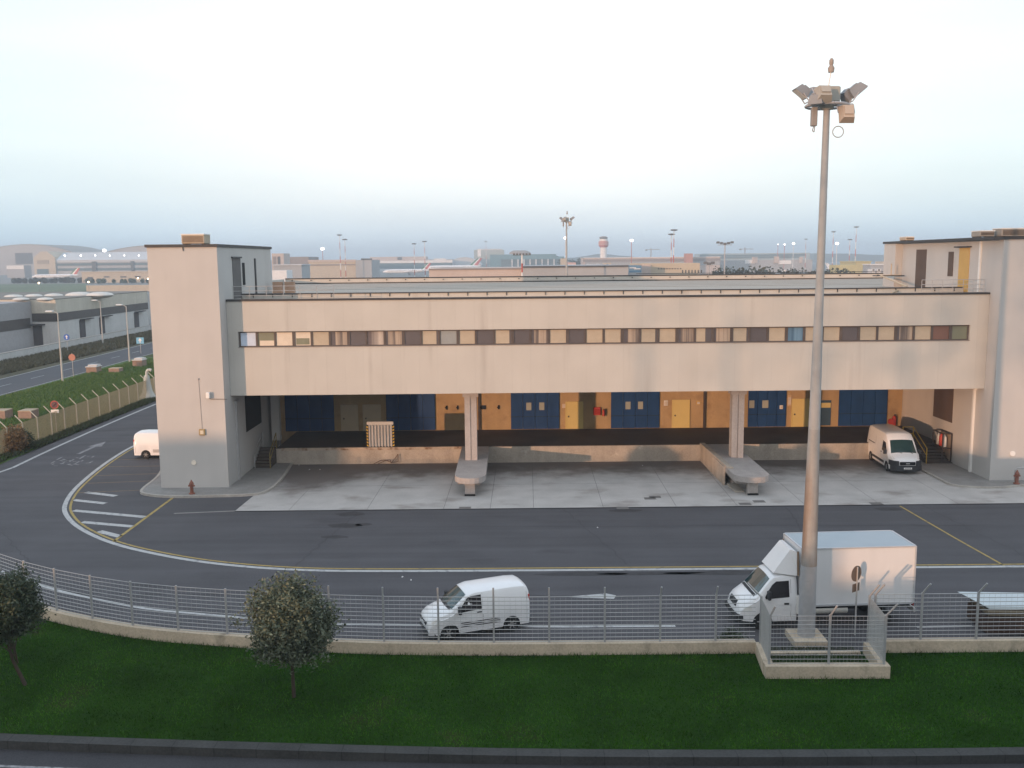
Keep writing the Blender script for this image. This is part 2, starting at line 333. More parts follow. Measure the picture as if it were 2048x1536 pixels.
# island pavements round the two stair towers
sw = smooth_path(gp([(330, 935), (318, 958), (286, 981), (285, 990), (337, 995.5), (437, 993.5), (490, 992), (530, 988), (561, 962), (582, 928)]), 2)
lp = sw + [G(582, 928), (-18.0, 72), (-24, 72)]
structure('pavement', MB().prism(lp, -.1, .13), PAVE)
kk = MB(); sweep(kk, sw, -.16, .0, -.1, .145); structure('pavement_kerb', kk, KERB)
sw2 = smooth_path(gp([(1846, 942), (1858, 948), (1887, 963), (1904, 972), (1946, 976), (2001, 977), (2048, 971), (2200, 968)]), 2)
structure('pavement.001', MB().prism(sw2 + [(45, 57.8), (45, 72), (28.3, 72)], -.1, .11), PAVE)
kk = MB(); sweep(kk, sw2, -.14, 0, -.1, .125); structure('pavement_kerb.001', kk, KERB)
# painted lines
loop = [(-30.2, 79), (-30.44, 72.32), (-29.88, 66.28), (-29.03, 61.14), (-28.22, 57.47), (-27.05, 54.13), (-26.02, 52.29), (-24.6, 50.3), (-22.86, 48.44), (-21.15, 46.92), (-19.21, 45.59), (-15.99, 43.89), (-13.2, 42.91), (-10.59, 42.33), (-7.72, 42.03), (0, 41.9), (45, 41.75)]
loop = smooth_path(loop, 2)
m_ = MB(); strip(m_, loop, -.10, .16, .004); structure('white_lane_line', m_, WPAINT)
m_ = MB(); strip(m_, loop, .28, .42, .004); structure('yellow_lane_line', m_, YPAINT)
o_ = smooth_path([G(0, 948), G(100, 900), G(200, 855), G(312, 808), (-38.0 + 1.3, 120)], 1)
m_ = MB(); strip(m_, [(-36.4, 58), (-36.3, 62)] + [(p[0], p[1]) for p in o_[1:]], -.1, .16, .004); structure('outer_lane_line', m_, WPAINT)
low = gp([(-80, 1100), (0, 1143), (51, 1160), (102, 1177.5), (164, 1193), (239, 1208), (307, 1220), (403, 1228), (512, 1238), (649, 1248)]) + [(-6.5, 35.65), (0.6, 35.2), (6.4, 35.15)]
m_ = MB(); strip(m_, smooth_path(low, 1), -.09, .09, .004); strip(m_, [G(1833, 1254), G(1945, 1252)], -.08, .08, .004); structure('broken_lane_line', m_, WPAINT)
m_ = MB()
for (x0, y0, x1, y1) in ((172, 984.5, 232, 992), (147, 1000, 211, 1007), (147, 1021, 290, 1034), (164, 1044, 266, 1053), (198, 1062.5, 240, 1073)):
    strip(m_, [G(x0, y0), G(x1, y1)], -.2, .2, .004)
structure('hatch_stripes', m_, WPAINT)
m_ = MB(); strip(m_, [G(345, 996), G(227, 1083)], -.09, .09, .004); structure('yellow_diagonal_line', m_, YPAINT)
m_ = MB()
for l in ([(205, 933.6), (322, 932)], [(176, 952), (322, 947)], [(166, 967), (322, 961)], [(150, 986), (286, 980)], [(222, 920), (322, 917)]): strip(m_, gp(l), -.06, .06, .004)
structure('parking_bay_lines', m_, PPAINT)
m_ = MB(); strip(m_, [G(1800, 1012), G(1910, 1076), G(2008, 1131)], -.06, .06, .004); structure('yellow_diagonal_line.001', m_, YPAINT)
def road_arrow(name, a, b, hw, mat):
    a, b = Vector(a), Vector(b); t = (b - a).normalized(); n = Vector((-t.y, t.x)); c = b - t * (b - a).length * .42
    p = [a + n * hw * .28, c + n * hw * .28, c + n * hw, b, c - n * hw, c - n * hw * .28, a - n * hw * .28]
    structure(name, MB().sheet([(q.x, q.y) for q in p], .004), mat)
road_arrow('road_arrow', G(156, 908), G(212, 883), .55, WFADE)
ra = gp([(1128, 1194), (1206, 1187.5), (1208, 1186), (1232, 1191), (1228, 1198), (1206, 1197)])
structure('road_arrow.001', MB().sheet(ra, .004), WPAINT)
m_ = MB()   # worn, no longer readable lettering on the lane
rr = random.Random(3)
for k in range(26):
    x = 100 + rr.random() * 84; y = 930 - (x - 100) * .13 + rr.uniform(-9, 6); L = rr.uniform(4, 13)
    sl = rr.choice((-.55, -.1, -.5, .2)); strip(m_, [G(x, y), G(x + L, y + L * sl)], -.05, .07, .004)
structure('worn_lane_lettering', m_, WFADE)
# tarred patches and manhole covers
pm = M('tar_patch', (.050, .049, .052), .85, var=.3, sc=2, fine=.2, fs=10)
for k, (x, y, w, h) in enumerate(((700, 1028, .9, .5), (690, 1051, 1.1, .45), (668, 1074, .8, .3), (725, 1049, .5, .3), (1252, 1021, 1.0, .35), (1778, 1018, .9, .4), (1165, 1148, 2.2, .28), (1480, 1145, 3.5, .3), (1300, 1147, 2.8, .22))):
    c = G(x, y); q = [(c[0] + w * math.cos(t) * rr.uniform(.75, 1.1), c[1] + h * math.sin(t) * rr.uniform(.75, 1.1)) for t in [i * math.pi / 7 for i in range(14)]]
    structure('tar_patch' if not k else 'tar_patch.%03d' % k, MB().sheet(q, .003), pm)
m_ = MB()
for x, y in ((1300, 997), (1310, 994), (1518, 1003), (1245, 1016), (930, 1016), (1490, 1008), (1752, 1007)):
    c = G(x, y); m_.box(c[0] - .35, c[0] + .35, c[1] - .25, c[1] + .25, 0, .012)
structure('manhole_covers', m_, M('manhole_iron', (.16, .155, .15), .6, var=.2))
# sealed cracks wandering over the old asphalt
ck = MB()
for (xa, ya, xb, yb) in ((-14, 49.5, 26, 48.6), (-20, 39.5, 8, 38.3), (3, 52.6, 5.5, 42.6), (-9, 52.5, -10.5, 43), (16, 52.7, 14.8, 42.4), (24, 52.6, 25.5, 36), (-24, 60, -30, 75), (-23, 43, -28, 49)):
    p = []; n = 26
    for k in range(n + 1): u = k / n; p.append((xa + (xb - xa) * u + rr.uniform(-.12, .12), ya + (yb - ya) * u + rr.uniform(-.12, .12)))
    strip(ck, p, -.014, .016, .0035)
structure('crack_seal', ck, M('crack_tar', (.042, .041, .044), .8, var=.3, sc=3))
# scattered litter: little pale scraps
for k, (x, y) in enumerate(((619, 940), (598, 931), (805, 1155), (822, 1161), (1195, 1056), (640, 940), (1285, 932), (1570, 1190))):
    c = G(x, y); a = rr.uniform(0, 3); r = .045
    ob = MB().add([(-r, -r * .6, 0), (r, -r * .7, .02), (r * .8, r * .6, .0), (0, r * .3, .06), (-r * .9, r * .7, .01)], [(0, 1, 3), (1, 2, 3), (2, 4, 3), (4, 0, 3), (0, 4, 2, 1)]).build('litter', M('paper', (.7, .7, .7), .8))
    ob.location = (c[0], c[1], .015); ob.rotation_euler = (0, 0, a)
    tag(ob, ('crumpled white paper scrap lying on the asphalt' if y > 1010 else 'small white scrap lying on the concrete apron') , 'litter', 'paper scraps on the ground')
# ---------------------------------------------------------------- the cargo warehouse
FAC = M('facade_panel', (.485, .475, .44), .85, var=.07, sc=.5, fine=.08, fs=30, streak=.025, seam=('X', 1.2, .055), bump=.12, dirt=((.40, .38, .35), .60, 1.1, (1, 1, .07)))
TOW = M('tower_plaster', (.48, .47, .455), .85, var=.07, sc=.5, fine=.08, fs=30, streak=.04, bump=.12, dirt=((.40, .385, .37), .66, .6))
COP = M('coping_metal', (.045, .045, .048), .55, var=.2)
ROOF = M('roof_felt', (.40, .36, .31), .9, var=.14, sc=.25, fine=.1, fs=6, stretch=(1, 3, 1))
RW = M('orange_wall', (.40, .285, .155), .85, var=.18, sc=.8, fine=.1, fs=14, streak=.15, dirt=((.27, .185, .105), .55, .7))
DOCKC = M('dock_concrete', (.38, .34, .29), .9, var=.2, sc=1.2, fine=.16, fs=11, bump=.3, streak=.2, dirt=((.60, .57, .52), .66, 1.5))
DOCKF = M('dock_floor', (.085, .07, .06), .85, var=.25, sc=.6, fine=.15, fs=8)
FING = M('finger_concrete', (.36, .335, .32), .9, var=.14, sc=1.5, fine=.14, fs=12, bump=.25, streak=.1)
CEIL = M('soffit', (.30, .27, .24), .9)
BLUE = M('blue_door_paint', (.010, .048, .16), .5, var=.2, sc=1.2, fine=.06, fs=12, streak=.15)
YDOOR = M('yellow_door_paint', (.62, .50, .20), .5, var=.06)
CDOOR = M('cream_door_paint', (.50, .42, .29), .55, var=.08)
DARK = M('dark_frame', (.055, .045, .042), .5, var=.2)
BLK = M('black_void', (.012, .012, .013), .8)
STEEL = M('galvanised_steel', (.42, .42, .42), .5, var=.15, sc=4, metal=.3)
WHT = M('white_enamel', (.72, .72, .70), .45, var=.06)
RED = M('red_enamel', (.42, .045, .03), .45, var=.12)
YEL = M('yellow_enamel', (.55, .36, .05), .5, var=.15)
BROWN = M('brown_louvre', (.105, .075, .06), .7, var=.15, sc=2)
XL, XR = -18.3, 30.7; YF = 59.5; YB = 71.9; ZD = 1.2
wh = thing('warehouse_building', 'long beige cargo warehouse with ribbon windows and two stair towers above open loading docks', 'building', (6, 65, 0))
def P(name, mb, mat, parent=wh, smooth=None): return mb.build(name, mat, parent, world=True, smooth=smooth)
# towers
P('tower_wall', MB().box(-22.65, XL, 58.2, 71.2, 0, 15.45), TOW)
P('tower_coping', MB().box(-22.75, XL + .08, 58.1, 71.3, 15.455, 15.63), COP)
P('tower_wall', MB().box(XR, 40, 58.2, 75.4, 0, 15.45).box(XR - .55, XR - .002, 73.2, 75.4, 12, 15.44), TOW)
P('tower_coping', MB().box(XR - .65, 40.1, 58.1, 75.5, 15.455, 15.63), COP)
# facade: lower slab, upper slab, ends of the window strip
Z0, ZW0, ZW1, Z1 = 5.90, 9.03, 10.05, 12.0
WX0, WX1 = -17.62, 29.55
P('facade_wall', MB().box(XL + .01, XR - .01, YF, YF + .35, Z0, ZW0).box(XL + .01, XR - .01, YF + .002, YF + .35, ZW1, Z1).box(XL + .01, WX0, YF + .003, YF + .35, ZW0, ZW1).box(WX1, XR - .01, YF + .003, YF + .35, ZW0, ZW1), FAC)
P('facade_coping', MB().box(XL + .02, XR - .02, YF - .06, YF + .45, Z1 + .004, Z1 + .13), COP)
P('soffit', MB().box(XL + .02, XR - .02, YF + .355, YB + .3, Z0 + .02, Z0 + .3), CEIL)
P('window_sill', MB().box(WX0, WX1, YF - .05, YF + .3, ZW0 + .002, ZW0 + .04), M('sill_metal', (.20, .18, .17), .5))
# forty windows in the strip
def PANE(name, c1, c2=None, st=0, rough=.06, spec=.6):
    if name in MATS: return MATS[name]
    if not st or c2 is None: return M(name, c1, .55, var=.10, sc=2.5, fine=.05, fs=16, coat=.35, spec=spec)
    return M(name, c1, .55, var=.05, sc=1, fine=.05, fs=18, coat=.35, dirt=(c2, .5 - .09, st, (1, 1, .02)))
PT = {'b': PANE('pane_beige_blind', (.42, .36, .27)), 'd': PANE('pane_dark', (.085, .075, .08)), 'c': PANE('pane_cream', (.62, .55, .45)), 's': PANE('pane_striped', (.40, .33, .26), (.13, .11, .10), 3.6),
      'g': PANE('pane_grey_blind', (.26, .28, .28)), 'r': PANE('pane_brown', (.17, .085, .06)), 'o': PANE('pane_olive', (.17, .18, .12)), 'u': PANE('pane_blue_film', (.07, .14, .22), (.14, .25, .36), 5), 'k': PANE('pane_sky_reflection', (.50, .60, .74)),  # k has reflected sky painted in, the first o reflected trees
      'w': PANE('pane_torn_white', (.50, .44, .38), (.13, .11, .11), 1.1)}
seq = 'kowcbsdwsdbgbdbdsbdbbsbbssbbdbubbdbbsbro'
seq = 'koccb' + 'sdwsd' + 'bgbdb' + 'dsbdb' + 'bsbbs' + 'bsbdb' + 'ubbdb' + 'bsbro'
pitch = (WX1 - WX0) / 40
for k in range(40):
    x0 = WX0 + k * pitch; x1 = x0 + pitch; fw = .055 + .05 * ((k * 7) % 3 == 0)
    y0 = YF + .15
    fm = MB().box(x0 + .004, x0 + fw, y0, y0 + .09, ZW0 + .05, ZW1 - .03).box(x1 - .09, x1 - .004, y0, y0 + .09, ZW0 + .05, ZW1 - .03).box(x0 + fw, x1 - .09, y0 + .002, y0 + .09, ZW1 - .075, ZW1 - .03).box(x0 + fw, x1 - .09, y0 + .002, y0 + .09, ZW0 + .05, ZW0 + .085)
    fr = P('window', fm, M('window_frame', (.10, .083, .075), .5, var=.2))
    t = seq[k]
    xs = x0 + fw + .002; xe = x1 - .092
    pm_ = MB().box(xs, xe, y0 + .05, y0 + .06, ZW0 + .088, ZW1 - .078)
    pn = P('pane', pm_, PT[t], fr)
    if t == 's': P('curtain', MB().box(xs + .02, xs + .02 + (xe - xs) * (.25 if k % 2 else .12), y0 + .042, y0 + .047, ZW0 + .09, ZW1 - .08), PT['d'], fr)
    if t == 'b' and k in (10, 14, 22, 25, 27): P('blind', MB().box(xe - (.12 if k != 25 else .42), xe - .01, y0 + .042, y0 + .047, ZW0 + .09, ZW1 - .08), PT['d'], fr)
    if k == 1: P('blind', MB().box(xs + .1, xe, y0 + .042, y0 + .047, ZW0 + .09, ZW0 + .42), PT['c'], fr)
    if k == 3: P('blind', MB().box(xs + .05, xe - .08, y0 + .042, y0 + .047, ZW0 + .14, ZW0 + .55), PT['o'], fr)
# the roofs behind: low parapet, flat deck, rear parapet
P('roof_deck', MB().box(XL + .02, XR - .02, YF + .36, 63, 11.5, 11.7), ROOF)
P('roof_parapet', MB().box(XL + .05, XR - .05, 63.0, 63.4, 11.4, 12.30), FAC)
P('parapet_coping', MB().box(XL + .05, XR - .05, 62.93, 63.45, 12.305, 12.37), COP)
g_ = MB().box(XL + .05, XR - .05, 61.3, 61.42, 11.7, 12.0)
P('gutter', g_, COP)
for k in range(37): P('parapet_bracket', MB().box(XL + .8 + k * 1.32, XL + .84 + k * 1.32, 62.93, 63.0, 12.1, 12.30), COP)
P('hall_roof', MB().box(-25, 46, 75.5, 101, 0, 12.07).box(-18.2, XR - .02, 63.45, 75.49, 11.5, 12.07), ROOF)
P('roof_parapet', MB().box(-24.5, 46, 101.05, 101.5, 11.5, 12.58), FAC)
P('parapet_coping', MB().box(-24.5, 46, 101.0, 101.6, 12.585, 12.70).box(-24.5, 46, 100.9, 101.04, 12.10, 12.19), COP)
for k in range(34): P('parapet_bracket', MB().box(-23.8 + k * 2.05, -23.7 + k * 2.05, 100.9, 101.04, 12.4, 12.5), COP)
jt = MB()
for k in range(5): jt.box(-25, 46, 80 + k * 4.1, 80.07 + k * 4.1, 12.072, 12.09)
P('roof_joint', jt, M('roof_joint_dark', (.20, .185, .17), .9))
P('roof_wall', MB().box(-24.9, -24.6, 75.6, 101, 12.05, 12.6), FAC)
# stair tower doors and slots above the roof
def on_left(name, xa, xb, z0, z1, mat, d=.05):     # on the inner side of the left tower
    ya, yb = [(-XL) / ((1024 - x) / CAM_F) - .2 for x in (xa, xb)]
    return P(name, MB().box(XL, XL + d, ya, yb, z0, z1), mat)
on_left('tower_door', 473, 489, 12.1, 14.75, M('tower_door_grey', (.12, .115, .115), .7, var=.2), .03); on_left('tower_door_head', 471.5, 490, 14.76, 14.86, COP, .12)
on_left('slot_window', 492.5, 497, 12.95, 14.45, BLK, .03); on_left('rain_pipe', 516.5, 518.5, 12.1, 14.75, COP, .07)
def on_right(name, xa, xb, z0, z1, mat, d=.05):
    ya, yb = sorted([XR / ((x - 1024) / CAM_F) - .2 for x in (xa, xb)])
    return P(name, MB().box(XR - d, XR, ya, yb, z0, z1), mat)
on_right('louvre_door', 1826, 1846, 12.1, 14.95, BROWN, .03); on_right('slot_window', 1889.5, 1899.5, 13.05, 14.75, BROWN, .03)
on_right('roof_door', 1911, 1931, 12.05, 15.0, M('ochre_door', (.52, .34, .11), .6, var=.08), .04); on_right('roof_door_head', 1907, 1934, 15.02, 15.1, COP, .3)
on_right('rain_pipe', 1951, 1954, 12.1, 15.4, WHT, .08)
# thin guard rails on the roof edge
for (xa, xb) in ((XL + .4, -11.4), (26.4, XR - .3)):
    rl_ = MB(); n = 6
    for z in (12.35, 12.65, 12.95): rl_.cyl((xa, YF + .25, z), (xb, YF + .25, z), .018, n=5)
    for k in range(n + 1): x = xa + (xb - xa) * k / n; rl_.cyl((x, YF + .25, 12.1), (x, YF + .25, 12.97), .02, n=5)
    P('guard_rail', rl_, STEEL)
P('roof_gangway', MB().tube([(25.2, 61.5, 12.05), (27.9, 65.5, 12.35), (28.6, 72, 13.0)], .07).tube([(28.6, 72, 13.0), (30.2, 72, 13.0)], .06).tube([(29.4, 72, 13), (29.4, 72, 13.9)], .04), M('gangway_paint', (.50, .40, .28), .6))
P('roof_gangway', MB().box(28.2, 30.4, 71.9, 72.6, 12.95, 13.02), COP)
P('roof_vent', MB().box(-17.9, -17.2, 69.8, 70.3, 12.0, 13.0).box(-17.0, -16.3, 69.8, 70.3, 12.0, 13.0), M('vent_brick', (.42, .28, .20), .8, var=.2))
# loading dock
P('dock_platform', MB().box(-17.0, XR - .01, 65.3, 71.88, 0, ZD - .03), DOCKC)
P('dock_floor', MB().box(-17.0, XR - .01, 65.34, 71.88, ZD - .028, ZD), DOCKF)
P('dock_edge', MB().box(-16.6, -3.5, 65.22, 65.36, ZD - .16, ZD + .02), M('dock_edge_steel', (.40, .33, .26), .7, var=.3, sc=3, dirt=((.16, .09, .05), .5, 2)))
P('rear_wall', MB().box(-18.28, XR - .01, YB, YB + .3, .0, Z0), RW)
def fpx(x): return (x - 1024) / CAM_F * 72.85          # photo column on the rear wall
def rear(name, xa, xb, z0, z1, mat, d=.06, parent=wh): return P(name, MB().box(fpx(xa), fpx(xb), YB - d, YB - .001, z0, z1), mat, parent)
for (xa, xb, wins) in ((570, 668, ()), (772, 870, ()), (1021, 1118, ((1052, 1062), (1078, 1088))), (1221, 1318, ((1250, 1260), (1275, 1285))), (1495, 1571, ((1497, 1507), (1523, 1535))), (1676, 1773, ())):
    d_ = MB(); n = 4; a, b = fpx(xa), fpx(xb); w = (b - a) / n
    for k in range(n): d_.box(a + k * w + .015, a + (k + 1) * w - .015, YB - .09 - .02 * (k % 2), YB - .002, ZD + .04, 5.2)
    d_.box(a - .04, b + .04, YB - .16, YB - .003, 5.21, 5.35)
    door = P('sliding_door', d_, BLUE)
    for (u, v) in wins: P('door_window', MB().box(fpx(u), fpx(v), YB - .125, YB - .09, 2.75, 3.35), M('door_notice', (.34, .36, .33), .6, var=.1), door)
    P('door_rail', MB().box(a, b, YB - .125, YB - .10, 2.2, 2.27), M('blue_dark', (.012, .03, .08), .5), door)
for (xa, xb, mat, z1) in ((683, 714, CDOOR, 3.25), (727, 760, CDOOR, 3.25), (1132, 1164, YDOOR, 3.32), (1345, 1377, YDOOR, 3.38), (1584, 1617, YDOOR, 3.38)):
    dr_ = rear('personnel_door', xa, xb, ZD + .02, z1, mat, .07)
    P('handle', MB().box(fpx(xa) + .12, fpx(xa) + .22, YB - .13, YB - .071, 2.15, 2.27), DARK, dr_)
    P('door_frame', MB().box(fpx(xa) - .07, fpx(xa) - .003, YB - .09, YB - .002, ZD + .02, z1 + .07).box(fpx(xb) + .003, fpx(xb) + .07, YB - .09, YB - .002, ZD + .02, z1 + .07).box(fpx(xa), fpx(xb), YB - .09, YB - .002, z1 + .004, z1 + .07), mat, dr_)
pn_ = rear('side_window', 1640, 1661, 1.3, 3.3, M('pane_slate', (.05, .09, .14), .3), .05); P('shutter', MB().box(fpx(1641), fpx(1660), YB - .07, YB - .051, 2.72, 3.1), YDOOR, pn_)
for x in (958, 1408): rear('rain_pipe', x - 2.2, x + 2.2, ZD, Z0 - .05, DARK, .14)
rear('rain_pipe', 1811, 1813.2, 2.9, Z0 - .05, WHT, .08)
P('switch_cabinet', MB().box(fpx(1836), fpx(1854), YB - .2, YB - .001, 2.35, 3.75, b=.02), YDOOR)
# columns with their notch and small capital
for cx in (-2.77, 15.03):
    P('column', MB().box(cx - .40, cx - .03, 60.7, 61.4, ZD, 5.55).box(cx + .03, cx + .40, 60.7, 61.4, ZD, 5.55).box(cx - .04, cx + .04, 60.76, 61.38, ZD, 5.55).box(cx - .52, cx + .52, 60.62, 61.5, 5.5, Z0 + .01), FING)
P('pilaster', MB().box(-18.05, -17.45, 68.3, 68.8, ZD, Z0), TOW)
# loading fingers: slab with round nose on an inset wall
def finger(cx, hw, tipY):
    n = [(cx - hw, 65.28), (cx - hw, tipY + 1.2)] + [(cx + hw * math.cos(t), tipY + 1.1 - 1.1 * math.sin(t) if False else tipY + 1.1 - 1.1 * math.sin(t)) for t in [math.pi * (1 - k / 10) for k in range(11)]] + [(cx + hw, tipY + 1.2), (cx + hw, 65.28)]
    P('dock_finger', MB().prism(n, .86, ZD + .01).prism([(cx - hw + .18, 65.27), (cx - hw + .18, tipY + 1.0), (cx + hw - .25, tipY + 1.0), (cx + hw - .25, 65.27)], .62, .86), FING)
    P('finger_support', MB().box(cx - .32, cx + .30, tipY + .45, tipY + .8, 0, .86).box(cx - hw + .45, cx + hw - .45, tipY + 3.2, 65.2, 0, .62), FING)
    P('bumper', MB().box(cx - .34, cx + .32, tipY + .36, tipY + .448, .02, .12), BLK)
finger(-2.66, .97, 55.45); finger(14.75, 1.12, 55.0)
P('finger_wall', MB().add([(13.45, 65.29, 1.20), (13.80, 65.29, 1.20), (13.98, 57.4, 1.20), (13.62, 57.6, 1.20), (13.45, 65.29, 1.32), (13.80, 65.29, 1.32), (13.98, 57.4, 1.32), (13.62, 57.6, 1.32)], [(4, 5, 6, 7), (0, 1, 5, 4), (1, 2, 6, 5), (2, 3, 7, 6), (3, 0, 4, 7)]).box(13.5, 13.62, 58.0, 65.25, 0, 1.199), DOCKC)
P('finger_kerb', MB().prism([G(1420, 938), G(1470, 985), G(1488, 985), G(1446, 935)], 0, .09), DOCKC)
# side stairs, rails and openings under the band
def steps(x0, x1, y0, n, top, mat, up=1):
    m = MB()
    for k in range(n): m.box(x0, x1, y0 + k * .3, y0 + n * .3, top * k / n, top * (k + 1) / n)
    return P('stair', m, mat)
steps(-18.25, -17.03, 63.7, 7, ZD, DOCKF); steps(28.9, XR - .02, 63.2, 7, ZD, DOCKF)
def rail(pts, z0s, h, mat, n=3):
    m = MB()
    for (x, y), z in zip(pts, z0s): m.cyl((x, y, z), (x, y, z + h), .035, n=6)
    for k in range(n):
        q = h * (1 - .45 * k); m.tube([(x, y, z + q) for (x, y), z in zip(pts, z0s)], .03)
    return P('handrail', m, mat)
rail([(-18.1, 63.6), (-18.1, 65.9)], [0.1, 1.2], 1.05, STEEL, 2); rail([(-17.02, 63.6), (-17.02, 65.5)], [0.1, ZD], 1.1, M('dull_yellow', (.26, .19, .06), .6), 2)
rail([(28.1, 65.5), (28.85, 65.5), (28.85, 63.2)], [ZD, ZD, .1], 1.1, YEL, 2)
P('side_opening', MB().box(XL, XL + .02, 62.6, 66.5, 2.9, 5.6), BLK)
P('side_window', MB().box(XR - .03, XR, 63.6, 66.5, 2.9, 5.6), BROWN)
P('rain_pipe', MB().box(XR - .14, XR, 60.55, 60.72, .1, 5.7).box(XR - .16, XR, 60.4, 60.9, 5.7, 5.85), WHT)
P('rain_pipe', MB().box(XL, XL + .12, 60.3, 60.44, .1, 5.3).box(XL, XL + .14, 60.2, 61.0, 5.3, 5.42), STEEL)
# ---------------------------------------------------------------- things on and around the warehouse
cg = thing('gas_bottle_cage', 'black framed cage of gas bottles standing by the right tower wall', 'cage', (XR - .4, 64.1, .11))
cm = MB()
for x in (-.3, .3):
    for y in (-.75, .75): cm.box(x - .04, x + .04, y - .04, y + .04, 0, 2.1)
for z in (.05, 1.0, 2.04):
    for x in (-.3, .3): cm.box(x - .038, x + .038, -.75, .75, z, z + .07)
    for y in (-.75, .75): cm.box(-.3, .3, y - .038, y + .038, z, z + .07)
cm.build('frame', DARK, cg); MB().box(.24, .26, -.72, .72, .1, 2.0).build('back_panel', M('cage_back', (.25, .2, .15), .8, var=.3), cg)
for i, (y, c) in enumerate(((-.45, WHT), (0, RED), (.45, STEEL))): MB().lathe([(.14, 1.1), (.15, 1.15), (.15, 1.75), (.08, 1.87), (.04, 1.95)], (-.05, y, 0)).build('gas_bottle', c, cg, smooth=40)
# upright dock leveller plate with hazard edges
dl = thing('dock_leveller', 'upright ribbed steel dock leveller plate with yellow and black striped edges', 'dock plate', ((759 - 1024) / CAM_F * 66.3, 65.45, ZD))
pm_ = MB().box(-.86, .86, .0, .07, .05, 1.62); pm_.build('plate', M('leveller_plate', (.36, .36, .35), .7, var=.2, sc=2, streak=.25), dl)
m_ = MB().box(-.96, .96, -.05, .1, 1.62, 1.86, b=.03); m_.build('lip', M('leveller_lip', (.50, .49, .47), .7, var=.15), dl)
for k in range(8): x = -.80 + k * .223; MB().box(x, x + .075, -.09, -.001, .04, 1.60).build('rib', M('leveller_rib', (.46, .45, .44), .7, var=.15), dl)
for sx_ in (-1, 1):
    for nm, mt, od in (('hazard_edge', YEL, 0), ('hazard_stripe', BLK, 1)):
        m_ = MB()
        for k in range(od, 14, 2): m_.add([(sx_ * .87, -.05, .05 + k * .112), (sx_ * .99, -.05, .10 + k * .112), (sx_ * .99, -.05, .21 + k * .112), (sx_ * .87, -.05, .16 + k * .112), (sx_ * .87, .05, .05 + k * .112), (sx_ * .99, .05, .10 + k * .112), (sx_ * .99, .05, .21 + k * .112), (sx_ * .87, .05, .16 + k * .112)], [(0, 1, 2, 3), (4, 7, 6, 5), (0, 4, 5, 1), (1, 5, 6, 2), (2, 6, 7, 3), (3, 7, 4, 0)])
        m_.build(nm, mt, dl)
# broken wire frame lying at the foot of the dock
tag(MB().tube([(0, 0, .05), (.5, 0, .3), (1.2, 0, .32), (1.25, -.02, .1), (1.6, 0, .5), (1.75, 0, .75), (1.75, 0, .2), (1.3, 0, .12), (.9, 0, .3), (.3, -.05, .04)], .022).build('bent_rod', M('rusty_iron', (.09, .05, .035), .8)), 'bent rusty iron rod leaning on the dock wall below the leveller', 'scrap').location = ((745 - 1024) / CAM_F * 66.2, 65.1, 0)
# black hooks and boxes on the orange wall (they hang there as separate fittings)
for i, (x, w, lb) in enumerate(((893, .14, 'first small black coat hook left of the first column'), (915, .12, 'small black coat hook on orange wall just left of the column'), (966, .42, 'triple black hook plate right of the first column'), (997, .14, 'single black hook on orange wall beside the third blue door'))):
    m_ = MB().box(-w / 2, w / 2, -.07, -.001, -.16, .16, b=.01); m_.box(-w / 2 - .06, -w / 2, -.12, -.07, -.05, .05)
    o = m_.build('wall_hook', BLK); o.location = (fpx(x), YB - .005, 3.0); tag(o, lb, 'hook', 'black hooks on the orange dock wall')
# fire cabinets, extinguishers, notices
def wallbox(name, x, z, w, h, mat, lb, cat, grp=None, d=.18):
    t = thing(name, lb, cat, (fpx(x), YB - .004, z), 0, grp)
    MB().box(-w / 2, w / 2, -d, 0, -h / 2, h / 2, b=.015).build('case', mat, t)
    MB().box(-w * .38, w * .38, -d - .015, -d - .001, -h * .36, h * .3).build('front', M('notice_face', (.55, .50, .45), .6, var=.2) if mat is not RED else M('red_front', (.30, .03, .022), .4), t)
    return t
wallbox('fire_hose_cabinet', 1193, 2.62, .55, .62, RED, 'red fire hose cabinet between the yellow door and fourth blue door', 'fire cabinet')
wallbox('fire_hose_cabinet', 1817, 2.75, .45, .55, RED, 'red fire hose cabinet under the white pipe near the yellow switch cabinet', 'fire cabinet')
wallbox('wall_notice', 1127, 3.05, .26, .34, M('notice_white', (.6, .5, .42), .6), 'small pale notice on orange wall left of the first yellow door', 'notice', None, .03)
wallbox('wall_notice', 1331, 3.2, .32, .42, WHT, 'white notice with dark print left of the middle yellow door', 'notice', None, .03)
wallbox('wall_notice', 1578, 3.3, .3, .9, M('notice_tall', (.5, .36, .22), .6, var=.3), 'tall poster strip left of the yellow door behind the lamp mast', 'notice', None, .03)
wallbox('wall_notice', 1561, 2.8, .26, .3, WHT, 'small white notice on the edge of the fifth blue door', 'notice', None, .16)
wallbox('warning_sign', 1396, 3.2, .3, .3, YEL, 'yellow warning plate right of the middle yellow door', 'sign', None, .03)
for i, (x, lb) in enumerate(((1206, 'red fire extinguisher hung beside the red hose cabinet'), (1786, 'red fire extinguisher on the dock floor by the sixth blue door'))):
    t = thing('fire_extinguisher', lb, 'extinguisher', (fpx(x), YB - .25, ZD if i else 2.25))
    s = 1.25 if i else .75
    MB().lathe([(.12 * s, 0), (.13 * s, .03), (.13 * s, .55 * s), (.05 * s, .68 * s)], n=12).build('cylinder', RED, t, smooth=40)
    MB().lathe([(.03, .68 * s), (.035, .76 * s)], n=8).box(-.02, .14, -.02, .02, .72 * s, .76 * s).tube([(.04, 0, .74 * s), (.16 * s, 0, .6 * s), (.15 * s, 0, .2 * s)], .018).build('hose', BLK, t)
